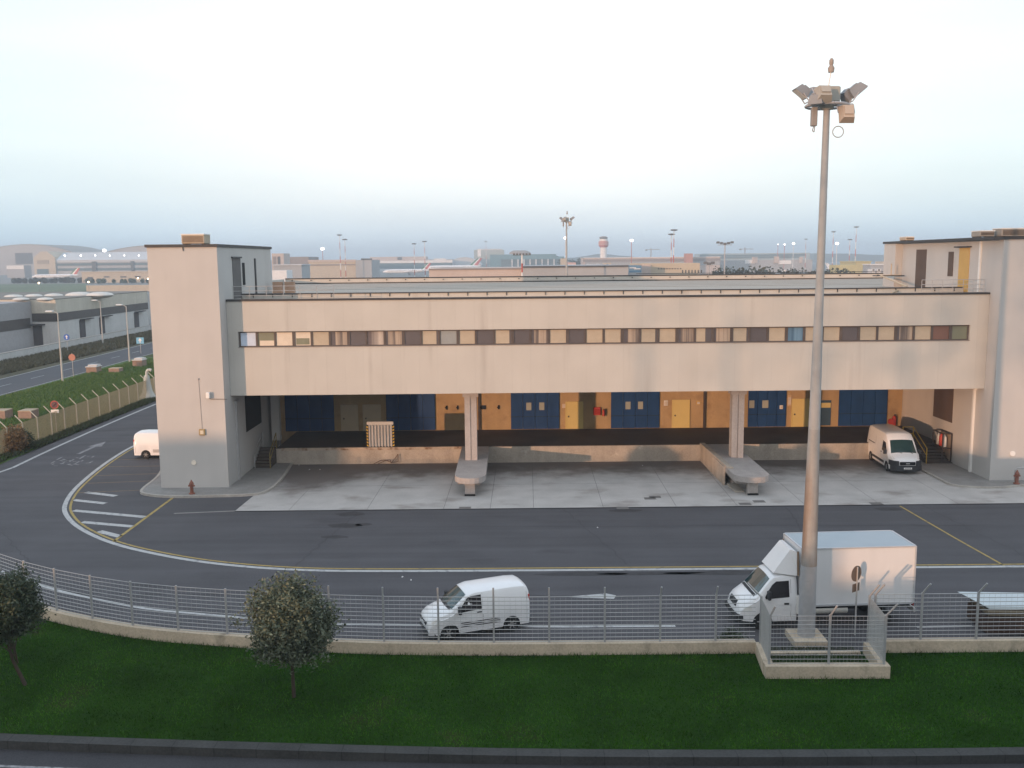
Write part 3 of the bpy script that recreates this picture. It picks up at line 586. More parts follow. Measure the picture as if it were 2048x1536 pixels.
t = thing('hose_reel', 'red wheeled extinguisher trolley leaning on the wall by the sixth blue door', 'extinguisher', (fpx(1778), YB - .45, ZD)); MB().lathe([(.02, -.06), (.24, -.06), (.24, .06), (.02, .06)], n=16).build('drum', RED, t); MB().box(-.2, .2, -.1, .1, 0, .14).build('foot', DARK, t)
t.children[0].rotation_euler = (math.pi / 2, 0, 0); t.children[0].location = (0, 0, .42)
t = thing('portable_extinguisher_post', 'thin red and white bottle on a post at the dark left dock end', 'extinguisher', ((554 - 1024) / CAM_F * 70, 68.9, ZD)); MB().cyl((0, 0, 0), (0, 0, 1.1), .03).build('post', RED, t); MB().lathe([(.06, 1.1), (.07, 1.15), (.07, 1.4), (.03, 1.5)]).build('bottle', WHT, t, smooth=40)
# fittings on the left tower front
YT = 58.2
def tx(x, y): X, Z = V(x, y, YT); return X, Z
def tower_thing(name, x, y, lb, cat): X, Z = tx(x, y); return thing(name, lb, cat, (X, YT - .002, Z))
t = tower_thing('wall_floodlight', 418, 790, 'white floodlight head on bracket high on the left tower front', 'floodlight')
MB().box(-.12, .12, -.28, -.1, -.2, .2, b=.03).build('lamp_head', WHT, t); MB().box(-.05, .05, -.1, 0, -.05, .05).build('bracket', STEEL, t); MB().tube([(0, -.03, -.2), (.1, -.02, -.26), (1.15, -.02, -.28)], .018).build('cable', DARK, t)
t = tower_thing('junction_box', 405, 864, 'small ochre junction box with a long cable up the left tower', 'junction box')
MB().box(-.19, .19, -.12, 0, -.2, .2, b=.02).build('case', M('box_ochre', (.34, .25, .12), .6), t); MB().box(-.11, .11, -.14, -.121, -.12, .12).build('cover', M('box_glass', (.62, .55, .42), .3), t); MB().tube([(0, -.015, .2), (-.06, -.015, 3.4)], .012).ball((-.06, -.03, 3.42), .05).build('cable', M('grey_cable', (.30, .28, .27), .7), t)
t = tower_thing('tower_wall_plate', 388, 925, 'round white cover plate low on the left tower front', 'plate'); MB().cyl((0, 0, 0), (0, -.05, 0), .16, n=16).build('disc', M('plate_cream', (.75, .68, .58), .5), t)
t = tower_thing('lightning_clamp', 366, 494, 'short dark clamp under the coping of the left tower', 'clamp'); MB().tube([(0, -.04, .15), (0, -.05, -.12), (.02, -.04, -.25)], .025).build('rod', DARK, t)
def hydrant(x, y, lb, mat):
    g = G(x, y, .12); t = thing('fire_hydrant', lb, 'hydrant', (g[0], g[1], .13))
    MB().lathe([(.19, 0), (.19, .06), (.11, .08), (.10, .55), (.14, .6), (.14, .68), (.09, .76), (.05, .84), (.03, .9)], n=14).build('barrel', mat, t, smooth=40)
    MB().cyl((-.2, 0, .52), (.2, 0, .52), .055).cyl((0, -.17, .42), (0, 0, .42), .05).build('outlet', mat, t)
HYR = M('hydrant_red', (.24, .10, .07), .6, var=.2)
hydrant(384, 988, 'weathered red fire hydrant on the pavement before the left tower', HYR); hydrant(2033, 968, 'red fire hydrant beside the pipe hoop at the right tower', HYR)
g = G(2040, 967, .11); t = thing('pipe_hoop', 'pale steel pipe hoop guarding the hydrant at the right tower', 'guard hoop', (g[0], g[1], .1)); MB().tube([(-.35, 0, 0), (-.35, 0, .9), (-.25, 0, 1.02), (.9, 0, 1.02), (1.0, 0, .9), (1.0, 0, 0)], .05).build('hoop', STEEL, t)
X, Z = V(2025, 907, 58.2); t = thing('tower_wall_plate', 'round white cover plate low on the right tower front', 'plate', (X, 58.198, Z)); MB().cyl((0, 0, 0), (0, -.05, 0), .17, n=16).build('disc', WHT, t)
t = thing('dock_ceiling_lamp', 'white twin lamp under the soffit at the right end of the dock', 'lamp', (fpx(1862), 71.5, 3.9)); MB().box(-.45, -.05, -.08, .08, -.06, .1, b=.02).box(.05, .45, -.08, .08, -.06, .1, b=.02).build('shade', WHT, t); MB().box(-.05, .05, .08, .38, -.02, .05).build('arm', STEEL, t)
# rooftop units
def ac_unit(x0, x1, y0, y1, Y, lb, mat):
    X0, Zt = V(x0, y0, Y); X1, _ = V(x1, y0, Y); t = thing('rooftop_unit', lb, 'air conditioner', ((X0 + X1) / 2, Y + .6, 15.635)); w = (X1 - X0) / 2; h = Zt - 15.66
    MB().box(-w, w, -.6, .6, .05, h, b=.03).build('housing', mat, t)
    MB().box(-w * 1.03, w * 1.03, -.63, .63, h + .002, h + .06).build('lid', WHT, t)
    g = MB()
    for k in range(7): z = .14 + k * (h - .2) / 7; g.box(-w * .9, w * .9, -.625, -.601, z, z + (h - .2) / 14)
    g.build('grille', DARK, t); MB().box(-w * .95, -w * .7, -.5, .5, 0, .05).box(w * .7, w * .95, -.5, .5, 0, .05).build('feet', DARK, t)
ACM = M('unit_beige', (.45, .38, .29), .6, var=.15)
ac_unit(362, 408, 469, 487, 59.2, 'beige louvred rooftop unit on the left tower roof', ACM)
ac_unit(1961, 1990, 462, 477, 60.2, 'small grey rooftop unit on the right tower roof', M('unit_grey', (.30, .28, .25), .7, var=.15)); ac_unit(2004, 2060, 457, 475, 60.2, 'large grey rooftop unit at the right edge of the right tower roof', MATS['unit_grey'])
ac_unit(1812, 1829, 474, 482, 72, 'low pale rooftop box at the rear of the right tower roof', ACM)
# ---------------------------------------------------------------- fences
FST = M('fence_steel', (.36, .365, .37), .55, var=.15, sc=5, metal=.2)
WIRE = M('fence_wire', (.40, .40, .39), .55, metal=.2)
def bay(mb, a, b, z0, z1, nh, rh, dv, rv):
    a, b = Vector(a), Vector(b); L = (b - a).length
    for k in range(nh): z = z0 + (z1 - z0) * k / (nh - 1); mb.cyl((a.x, a.y, z), (b.x, b.y, z), rh, n=3, cap=False)
    n = int(L / dv)
    for k in range(1, n): p = a + (b - a) * k / n; mb.cyl((p.x, p.y, z0), (p.x, p.y, z1), rv, n=3, cap=False)
def diag(mb, a, b, z0, z1, sp, r):
    a, b = Vector(a), Vector(b); L = (b - a).length; H = z1 - z0
    for s in (1, -1):
        k = -H
        while k < L:
            s0 = max(k, 0); s1 = min(k + H, L)
            if s1 > s0 + .01:
                p = a + (b - a) * (s0 / L); q = a + (b - a) * (s1 / L); u0, u1 = s0 - k, s1 - k
                za, zb = (z0 + u0, z0 + u1) if s > 0 else (z1 - u0, z1 - u1)
                mb.cyl((p.x, p.y, za), (q.x, q.y, zb), r, n=3, cap=False)
            k += sp
def along(path, s):
    for a, b in zip(path, path[1:]):
        a, b = Vector(a), Vector(b); L = (b - a).length
        if s <= L: return a + (b - a) * (s / L)
        s -= L
    return Vector(path[-1])
def plen(p): return sum((Vector(b) - Vector(a)).length for a, b in zip(p, p[1:]))
def fence_run(name, label, path, off, s0, pitch, plinth=True, tips=lambda x: None, z0=.45, z1=2.19, nh=12):
    root = thing(name, label, 'fence', (*path[len(path) // 2], 0))
    if plinth: P('plinth', sweep(MB(), path, 0.0, .32, -.2, .44), PLIN, root)
    line = offset_path(path, off); L = plen(line); pts = []; s = s0
    while s < L: pts.append(along(line, s)); s += pitch
    for i, p in enumerate(pts):
        m = MB().box(p.x - .035, p.x + .035, p.y - .035, p.y + .035, .40, z1 + .05)
        t = tips(p.x)
        if t: m.cyl((p.x, p.y, z1 + .03), (p.x + t[0], p.y + t[1], z1 + t[2]), .035, n=5)
        P('post', m, FST, root)
    full = [along(line, 0)] + pts + [along(line, L)]
    for a, b in zip(full, full[1:]):
        if (b - a).length > .3:
            m = MB(); bay(m, a, b, z0 + .02, z1, nh, .0155, .2, .003); P('wire_panel', m, WIRE, root)
    return root
fence_run('front_fence', 'long wire mesh fence on a curved concrete plinth before the yard', PL, .16, 1.1, 2.05, tips=lambda x: (0, -.22, .42) if x > 4.5 else ((.0, -.02, .36) if x > -7 else None))
fence_run('front_fence', 'short wire mesh fence on plinth right of the mast enclosure', [(13.15, 32.45), (27, 32.4)], .16, 1.85, 2.05, tips=lambda x: (.16, -.26, .48))
en = thing('mast_enclosure', 'wire mesh enclosure on low concrete walls around the foot of the lamp mast', 'fence', (10.9, 31.3, 0))
NL, FL, NR, FR = (8.78, 30.5), (8.95, 32.5), (12.9, 30.42), (13.05, 32.4)
P('plinth', MB().prism([(8.70, 30.42), (12.98, 30.34), (13.0, 30.66), (8.72, 30.74)], -.1, .45).prism([(8.70, 30.745), (9.02, 30.735), (9.2, 32.5), (8.88, 32.5)], -.1, .445).prism([(12.68, 30.675), (12.985, 30.665), (13.14, 32.44), (12.84, 32.44)], -.1, .445), PLIN, en)
pA, pB, pC, pD, pE = (8.86, 30.62), (10.92, 30.58), (12.82, 30.52), (9.03, 32.42), (12.98, 32.4)
for i, (p, t) in enumerate(((pA, (.1, -.2, .42)), (pB, (.14, -.24, .45)), (pC, (.3, -.2, .5)), (pD, (-.45, .25, .45)), (pE, (.22, -.3, .55)), ((13.25, 32.55), (.2, -.3, .5)))):
    m = MB().box(p[0] - .035, p[0] + .035, p[1] - .035, p[1] + .035, .40, 2.24).cyl((*p, 2.21), (p[0] + t[0], p[1] + t[1], 2.21 + t[2]), .035, n=5); P('post', m, FST, en)
m = MB(); bay(m, pA, pB, .47, 2.19, 12, .0115, .12, .0035); P('wire_panel', m, WIRE, en)
m = MB(); bay(m, pB, pC, .47, 2.19, 12, .0115, .12, .0035); P('wire_panel', m, WIRE, en)
m = MB(); diag(m, pD, pA, .47, 2.19, .085, .0085); P('wire_panel', m, WIRE, en)
m = MB(); diag(m, pE, pC, .47, 2.19, .085, .0085); P('wire_panel', m, WIRE, en)
P('footing', MB().box(9.2, 12.7, 32.3, 32.5, -.1, .1), PLIN, en)
# the long fence on the grass bank, with outward bent post tops
lf = thing('bank_fence', 'long khaki mesh fence with bent post tops along the grass bank', 'fence', (-39.2, 85, 0))
LW = M('bank_mesh', (.31, .29, .20), .8)
pts = [Vector((-38.85 - .012 * (y - 65), y)) for y in np.arange(56, 142, 2.35)]
for p in pts: P('post', MB().box(p.x - .045, p.x + .045, p.y - .045, p.y + .045, 0, 2.05).cyl((p.x, p.y, 2.03), (p.x - .55, p.y, 2.62), .04, n=5), M('bank_post', (.46, .45, .38), .7), lf)
for a, b in zip(pts, pts[1:]):
    m = MB(); bay(m, a, b, .05, 2.03, 26, .012, .055, .0095); P('mesh_panel', m, LW, lf)
# ---------------------------------------------------------------- the tall lamp mast (and its twin far behind)
MASTM = M('mast_rust', (.33, .33, .32), .6, var=.14, sc=3, streak=.3, metal=.1, dirt=((.25, .155, .095), .40, 1.1, (1, 1, .16)))
GALV = M('mast_galvanised', (.40, .40, .41), .5, var=.12, sc=4, metal=.2)
LAMPG = M('lamp_grey', (.22, .24, .26), .5, var=.15)
LENS = M('lamp_lens', (.50, .52, .50), .2, coat=.5)
def lamp_mast(label, loc, h=19.88):
    t = thing('lamp_mast', label, 'lamp mast', loc)
    prof = [(.325, 0), (.325, .05), (.296, 3.0)]
    MB().lathe(prof, n=14).build('mast_base', GALV, t, smooth=40)
    MB().lathe([(.295, 3.0), (.208, 8.2)], n=14).build('mast_shaft', MASTM, t, smooth=40)
    MB().lathe([(.208, 8.2), (.148, 13.5), (.112, h)], n=14).build('upper_shaft', M('mast_upper', (.35, .36, .36), .6, var=.12, sc=3, streak=.15), t, smooth=40)
    MB().prism([(-.62, -.62), (.62, -.62), (.62, .62), (-.62, .62)], -.05, .24).build('plinth', PLIN, t)
    m = MB()
    for k in range(24):
        a, b = [2 * math.pi * q / 24 for q in (k, k + 1)]
        m.cyl((.72 * math.cos(a), .72 * math.sin(a), h - .12), (.72 * math.cos(b), .72 * math.sin(b), h - .12), .045, n=6)
    for k in range(6): a = 2 * math.pi * k / 6; m.cyl((0, 0, h - .1), (.72 * math.cos(a), .72 * math.sin(a), h - .12), .04, n=5)
    m.build('ring', GALV, t)
    MB().lathe([(.2, h - .25), (.3, h - .1), (.3, h + .35), (.12, h + .5)], n=12).box(-.32, .38, -.28, .28, h - .02, h + .52, b=.04).build('head_box', M('mast_head', (.34, .34, .31), .6, var=.2), t)
    MB().cyl((0.02, 0, h + .5), (.1, 0, h + 1.05), .022).build('lightning_rod', WHT, t)
    MB().lathe([(.10, h + 1.02), (.12, h + 1.16), (.06, h + 1.26), (.08, h + 1.33), (.08, h + 1.43), (.03, h + 1.5)], (.1, 0, 0), n=10).build('beacon', M('beacon_brown', (.28, .24, .21), .5), t, smooth=40)
    def flood(x, y, z, yaw, tilt, w=.5, l=.62, mat=LAMPG):
        q = MB().add([(-w / 2, 0, -.05), (w / 2, 0, -.05), (w / 2, l, -.05), (-w / 2, l, -.05), (-w * .36, .06, .24), (w * .36, .06, .24), (w * .36, l - .1, .24), (-w * .36, l - .1, .24)], [(3, 2, 1, 0), (4, 5, 6, 7), (0, 1, 5, 4), (1, 2, 6, 5), (2, 3, 7, 6), (3, 0, 4, 7)])
        q.box(-w * .3, w * .3, .1, l - .2, .24, .29)
        o = q.build('floodlight', mat, t); o.location = (x, y, z); o.rotation_euler = (tilt, 0, yaw)
        lens = MB().box(-w * .44, w * .44, .04, l - .04, -.065, -.051).build('lens', LENS, o)
        MB().tube([(-w * .55, l * .4, 0), (-w * .55, -.12, -.1), (w * .55, -.12, -.1), (w * .55, l * .4, 0)], .02).build('yoke', GALV, o)
        return o
    R_ = math.radians
    flood(-.74, 0, h + .15, R_(90), R_(38), .46, .54); flood(.84, 0, h + .15, R_(-90), R_(40), .46, .62); flood(.70, .2, h + .05, R_(-75), R_(45), .44, .54)
    flood(-.38, -.55, h + .38, R_(185), R_(-62), .55, .55, M('lamp_beige', (.36, .34, .30), .5, var=.15)); flood(-.45, -.4, h + .0, R_(150), R_(-15), .5, .5); flood(-.1, .6, h + .2, R_(10), R_(30))
    o = flood(.52, -.45, h - .20, R_(180), R_(-75), .52, .6, M('lamp_rusty', (.42, .36, .30), .6, var=.15))
    MB().box(-.62, -.42, -.35, -.15, h - .85, h - .2, b=.02).tube([(-.52, -.25, h - .85), (-.56, -.25, h - 1.0), (-.5, -.25, h - 1.05), (-.48, -.25, h - .86)], .015).build('control_gear', M('gear_grey', (.28, .26, .24), .6), t)
    m = MB()
    for k in range(16): a, b = [2 * math.pi * q / 16 for q in (k, k + 1)]; m.cyl((.33 + .19 * math.cos(a), -.3, h - 1.05 + .19 * math.sin(a)), (.33 + .19 * math.cos(b), -.3, h - 1.05 + .19 * math.sin(b)), .018, n=5)
    m.build('cable_loop', GALV, t)
    return t
near_mast = lamp_mast('tall rust stained lamp mast with a crown of floodlights in the mesh enclosure', (11.1, 33.6, 0))
near_mast.rotation_euler = (0, .0045, 0)
x_, z_ = V(1133, 440, 150)
copy_thing(near_mast, (x_, 150, 0), rz=0, label='slender lamp mast with floodlight crown beyond the warehouse roof', scale=(1, 1, (z_ + .2) / 20.2))
# road sign seen from behind
t = thing('road_sign', 'round no stopping sign on thin pole seen from behind before the truck', 'sign', (13.15, 34.1, 0), math.radians(35))
SBK = M('sign_back', (.17, .12, .09), .6, var=.15)
MB().cyl((0, 0, 0), (0, 0, 2.72), .03, n=8).build('pole', STEEL, t); MB().cyl((0, .035, 2.45), (0, .055, 2.45), .31, n=24).build('disc', SBK, t); MB().box(-.22, .22, .035, .05, 1.74, 2.06).build('plate', SBK, t)
# ---------------------------------------------------------------- vehicles
VW = M('van_white', (.76, .77, .78), .35, var=.03, fine=.01, coat=.5, spec=.5)
VG = M('vehicle_glass', (.02, .05, .052), .08, var=.02, coat=.6, spec=.6)
VGD = M('vehicle_side_glass', (.022, .020, .022), .12, var=.02, coat=.4)
PLA = M('black_plastic', (.035, .036, .04), .65, var=.1)
TYR = M('tyre', (.022, .022, .023), .9); RIM = M('wheel_rim', (.26, .255, .25), .5, var=.15, metal=.3)
HLT = M('headlight', (.75, .75, .72), .1, coat=1); SEAMM = M('panel_gap', (.30, .30, .30), .7)
class Pair(list):          # one mesh for each side of a vehicle
    def build(s, name, mat, parent=None, smooth=None):
        return [m.build(name, mat, (parent[min(i, len(parent) - 1)] if isinstance(parent, list) else parent)) for i, m in enumerate(s)]
class Body:
    def __init__(s, L, zt, w, wt, zb, belt, arches, r=.16, crown=.05, bow=.12, nose=.5):
        s.L, s.zt, s.w, s.wt, s.zb, s.belt, s.arch, s.r, s.crown, s.bow, s.nose = L, zt, w, wt, zb, belt, arches, r, crown, bow, nose
    def top(s, x): return float(np.interp(x, [p[0] for p in s.zt], [p[1] for p in s.zt]))
    def hw(s, x):   # half width at the belt
        k = 1.0
        if x > s.L - s.nose: k = 1 - .20 * ((x - s.L + s.nose) / s.nose) ** 2
        if x < .12: k = min(k, 1 - .05 * (1 - x / .12))
        return s.w / 2 * k
    def bottom(s, x):
        z = s.zb
        for cx, rr_ in s.arch:
            d = abs(x - cx)
            if d < rr_: z = max(z, math.sqrt(rr_ * rr_ - d * d) + .30)
        return z
    def sec(s, x):
        zt = s.top(x); zb = s.bottom(x); w = s.hw(x); r = min(s.r, .45 * (zt - zb))
        belt = min(s.belt, zt - r - .01); belt = max(belt, zb + .02)
        f = min(1, max(0, (zt - s.belt) / max(.2, (max(p[1] for p in s.zt) - s.belt)))); wt = w * (1 - f) * .97 + f * s.wt / 2 * w / (s.w / 2)
        wt = min(wt, w)
        return [(w * .97, zb), (w, zb + (belt - zb) * .5), (w, belt), (wt, zt - r), (wt - r * .3, zt - r * .3), (wt - r, zt), (wt * .5, zt + s.crown * .7), (0, zt + s.crown)]
    def warp(s, x, y): return x - s.bow * y * y * max(0, min(1, (x - s.L * .5) / (s.L * .35))) 
    def side(s, x, z):
        q = s.sec(x)
        for a, b in zip(q, q[1:]):
            if a[1] <= z <= b[1]: return a[0] + (b[0] - a[0]) * (z - a[1]) / max(1e-6, b[1] - a[1])
        return q[0][0] if z < q[0][1] else q[3][0]
    def toph(s, x, y):
        q = s.sec(x); y = abs(y)
        for a, b in zip(q[3:], q[4:]):
            if b[0] <= y <= a[0]: return b[1] + (a[1] - b[1]) * (y - b[0]) / max(1e-6, a[0] - b[0])
        return q[3][1]
    def shell(s, mat, root, name='body'):
        xs = sorted(set([round(v, 3) for v in np.linspace(0, s.L, 34)] + [p[0] for p in s.zt] + [round(c + r * math.cos(t), 3) for c, r in s.arch for t in np.linspace(0, math.pi, 15)] + [.03, .08]))
        xs = [x for x in xs if 0 <= x <= s.L]
        vs = []; n = 15
        for x in xs:
            q = s.sec(x); ring = [(y, z) for y, z in q] + [(-y, z) for y, z in q[:-1][::-1]]
            vs += [(s.warp(x, y), y, z) for y, z in ring]
        fs = []
        for i in range(len(xs) - 1):
            for k in range(n - 1): a = i * n + k; fs.append((a, a + n, a + n + 1, a + 1))
        m = MB().add(vs, fs + [tuple(range(n)), tuple(range((len(xs) - 1) * n, len(xs) * n))[::-1]])
        return m.build(name, mat, root, smooth=38)
    def side_panel(s, poly, out=.012, th=.03, sides=(1, -1), sub=3):
        pts = []
        for a, b in zip(poly, poly[1:] + poly[:1]):
            for k in range(sub): pts.append((a[0] + (b[0] - a[0]) * k / sub, a[1] + (b[1] - a[1]) * k / sub))
        n = len(pts); res = Pair()
        for sd_ in sides:
            m = MB(); res.append(m)
            o = [(s.warp(x, s.side(x, z)), sd_ * (s.side(x, z) + out), z) for x, z in pts]; i_ = [(p[0], p[1] - sd_ * th, p[2]) for p in o]
            m.add(o + i_, [tuple(range(n))] + [(k, (k + 1) % n, (k + 1) % n + n, k + n) for k in range(n)])
        return res
    def top_panel(s, x0, x1, w0, w1, out=.012, nx=6, ny=8):
        vs = []
        for lift in (out, out - .03):
            for i in range(nx + 1):
                u = i / nx; x = x0 + (x1 - x0) * u; w = w0 + (w1 - w0) * u
                for j in range(ny + 1): y = -w + 2 * w * j / ny; vs.append((s.warp(x, y) + lift * .6, y, s.toph(x, y) + lift))
        fs = [(i * (ny + 1) + j, (i + 1) * (ny + 1) + j, (i + 1) * (ny + 1) + j + 1, i * (ny + 1) + j + 1) for i in range(nx) for j in range(ny)]
        o = (nx + 1) * (ny + 1); ring = list(range(ny + 1)) + [i * (ny + 1) + ny for i in range(1, nx + 1)] + [nx * (ny + 1) + j for j in range(ny - 1, -1, -1)] + [i * (ny + 1) for i in range(nx - 1, 0, -1)]
        fs += [(a, b, b + o, a + o) for a, b in zip(ring, ring[1:] + ring[:1])]
        return MB().add(vs, fs)
def wheel(root, x, y, r=.32, w=.2):
    sg = 1 if y > 0 else -1
    o = MB().lathe([(r * .62, -w / 2), (r * .93, -w / 2), (r, -w * .35), (r, w * .35), (r * .93, w / 2), (r * .62, w / 2)], n=22).build('wheel', TYR, root, smooth=40)
    o.location = (x, y, r); o.rotation_euler = (math.pi / 2, 0, 0)
    m = MB().lathe([(r * .60, -w * .47), (r * .60, w * .47)], n=18); m.lathe([(r * .25, -w * .53), (r * .22, w * .53)], n=12)
    for k in range(6): a = k * math.pi / 3; m.box(-.02, .02, -.02, .02, -.01, .01) if False else m.cyl((r * .2 * math.cos(a), r * .2 * math.sin(a), -sg * w * .48), (r * .55 * math.cos(a), r * .55 * math.sin(a), -sg * w * .49), .03, n=5)
    m.build('rim', RIM, o)
def under(root, x0, x1, w, z0=.25, z1=.75): MB().box(x0, x1, -w, w, z0, z1).build('underbody', BLK, root)
def mirror(root, x, y, z, mat=PLA):
    for sd_ in (1, -1): MB().box(x - .06, x + .07, sd_ * y, sd_ * (y + .2), z, z + .3, b=.02).build('mirror', mat, root)
# small panel van before the fence
def small_van(root, L=4.28, W_=1.80, H=2.0):
    k = L / 4.28
    B = Body(L, [(0, H - .24), (.05, H - .12), (.2, H - .03), (.6, H), (2.3 * k, H - .03), (2.62 * k, H - .12), (3.33 * k, 1.22), (3.55 * k, 1.13), (4.0 * k, .98), (4.2 * k, .82), (L, .58)], W_, W_ - .28, .26, 1.12, [(.78 * k, .36), (3.44 * k, .36)], r=.16, bow=.16, nose=.9)
    B.shell(VW, root)
    under(root, .15, L - .3, W_ / 2 - .12)
    for x in (.78 * k, 3.44 * k):
        for y in (W_ / 2 - .11, -W_ / 2 + .11): wheel(root, x, y)
    B.top_panel(2.66 * k, 3.31 * k, .60, .70).build('windscreen', VG, root)
    d = B.side_panel([(2.02 * k, .42), (3.05 * k, .42), (3.12 * k, .9), (3.05 * k, 1.12), (2.02 * k, 1.12)], out=.004, th=.02).build('door', VW, root)
    B.side_panel([(2.05 * k, 1.16), (3.12 * k, 1.10), (2.95 * k, 1.3), (2.66 * k, 1.62), (2.5 * k, 1.68), (2.05 * k, 1.70)], out=.010).build('side_window', VGD, root)
    B.side_panel([(2.06 * k, 1.02), (2.26 * k, 1.02), (2.26 * k, 1.06), (2.06 * k, 1.06)], out=.03).build('handle', PLA, d)
    for z in (.50, .58, .66): B.side_panel([(1.28 * k, z), (3.0 * k, z), (3.0 * k, z + .03), (1.28 * k, z + .03)], out=.014).build('rub_strip', PLA, root)
    B.side_panel([(.12, .42), (.13, .42), (.13, 1.6), (.12, 1.6)], out=.008).build('door_seam', SEAMM, root)
    B.side_panel([(1.985 * k, .40), (2.0 * k, .40), (2.0 * k, 1.75), (1.985 * k, 1.75)], out=.007).build('door_seam', SEAMM, root)
    B.side_panel([(3.95 * k, .70), (4.18 * k, .66), (4.16 * k, .80), (3.98 * k, .92)], out=.014).build('headlight', HLT, root)
    B.top_panel(3.30 * k, 3.40 * k, .62, .66, out=.014).build('scuttle', PLA, root)
    MB().box(L - .12, L - .02, -.45, .45, .60, .74, b=.02).build('grille', PLA, root)
    MB().box(L - .2, L - .03, -.62, .62, .28, .42, b=.03).build('bumper', PLA, root)
    MB().box(-.06, .06, -W_ / 2 + .1, W_ / 2 - .1, .3, .5, b=.02).build('bumper', PLA, root)
    for sd_ in (1, -1): MB().box(-.015, .05, sd_ * (W_ / 2 - .2), sd_ * (W_ / 2 - .08), .8, 1.45).build('tail_lamp', RED, root)
    mirror(root, 2.98 * k, W_ / 2 - .02, 1.08)
yaw = math.radians(180 + 18)
def van_at(name, lb, front_wheel, yaw, fx, side, L, builder):
    t = thing(name, lb, 'van', (0, 0, 0), yaw)
    c, s_ = math.cos(yaw), math.sin(yaw)
    t.location = (front_wheel[0] - c * fx + s_ * side, front_wheel[1] - s_ * fx - c * side, 0)
    builder(t); return t
van_at('panel_van', 'small white panel van angled behind the front fence', (-2.55, 33.95), math.radians(180 + 20), 3.34, .77, 4.28, lambda r: small_van(r, 4.28, 1.80, 1.86)); bpy.data.objects['panel_van'].scale = (.97, .97, .97)
van_at('panel_van', 'white panel van half hidden behind the left stair tower', (-27.4, 67.9), 0, .87, -.8, 4.8, lambda r: small_van(r, 4.8, 1.86, 1.95))
# tall van at the right dock
def tall_van(root):
    L, W_, H = 5.4, 2.05, 2.50
    B = Body(L, [(0, H - .3), (.05, H - .1), (.2, H - .02), (.6, H), (3.2, H - .01), (3.55, H - .07), (3.85, H - .28), (4.02, 2.08), (4.72, 1.30), (4.85, 1.22), (5.22, 1.02), (5.34, .86), (L, .5)], W_, W_ - .26, .28, 1.25, [(.95, .40), (4.35, .40)], r=.2, bow=.13, nose=.8)
    B.shell(VW, root); under(root, .2, L - .4, W_ / 2 - .14)
    for x in (.95, 4.35):
        for y in (W_ / 2 - .12, -W_ / 2 + .12): wheel(root, x, y, .34, .22)
    B.top_panel(4.03, 4.70, .74, .84).build('windscreen', VG, root)
    d = B.side_panel([(3.25, .45), (4.2, .75), (4.25, 1.25), (3.25, 1.25)], out=.004, th=.02).build('door', VW, root)
    B.side_panel([(3.35, 1.30), (4.35, 1.22), (4.15, 1.55), (3.88, 1.88), (3.35, 1.95)], out=.010).build('side_window', VGD, root)
    B.side_panel([(3.2, 1.12), (3.36, 1.12), (3.36, 1.19), (3.2, 1.19)], out=.03).build('handle', PLA, d)
    B.side_panel([(.5, 1.42), (1.75, 1.42), (1.75, 1.47), (.5, 1.47)], out=.012).build('rail', PLA, root)
    B.side_panel([(1.4, .45), (3.85, .45), (3.85, .62), (1.4, .62)], out=.016).build('sill_strip', PLA, root)
    for x in (1.9, 3.2): B.side_panel([(x, .5), (x + .014, .5), (x + .014, 2.0), (x, 2.0)], out=.007).build('door_seam', SEAMM, root)
    MB().prism([(4.93, -.98), (5.2, -1.0), (5.44, -.7), (5.50, 0), (5.44, .7), (5.2, 1.0), (4.93, .98)], .26, .62).prism([(4.75, .70), (5.40, .55), (5.36, .80), (5.1, 1.0), (4.75, 1.035)], .6, .92).prism([(4.75, -.70), (5.40, -.55), (5.36, -.80), (5.1, -1.0), (4.75, -1.035)], .6, .92).build('bumper', PLA, root)
    MB().box(5.36, 5.46, -.5, .5, .66, .88, b=.03).build('grille', BLK, root)
    MB().box(5.46, 5.475, -.12, .12, .74, .80).build('badge', STEEL, root)
    q = MB().box(5.49, 5.51, -.26, .26, .40, .51).build('number_plate', M('plate_white', (.72, .72, .70), .5), root)
    m = MB()
    for k in range(7): m.box(5.511, 5.514, -.20 + k * .058, -.165 + k * .058, .42, .49)
    m.build('plate_marks', M('plate_ink', (.12, .12, .13), .6), q)
    for sd_ in (1, -1): B.side_panel([(4.86, .98), (5.16, .94), (5.18, 1.03), (4.9, 1.17)], out=.016, sides=(sd_,)).build('headlight', HLT, root)
    mirror(root, 4.3, W_ / 2 + .02, 1.2)
    MB().tube([(4.75, .55, 1.30), (4.5, .1, 1.56)], .014).tube([(4.75, -.15, 1.31), (4.5, -.6, 1.54)], .014).build('wiper', BLK, root)
t = thing('tall_van', 'tall white delivery van with black bumper parked nose out at the right dock', 'van', (26.65, 65.75, 0), math.radians(-90 - 3.5)); tall_van(t)
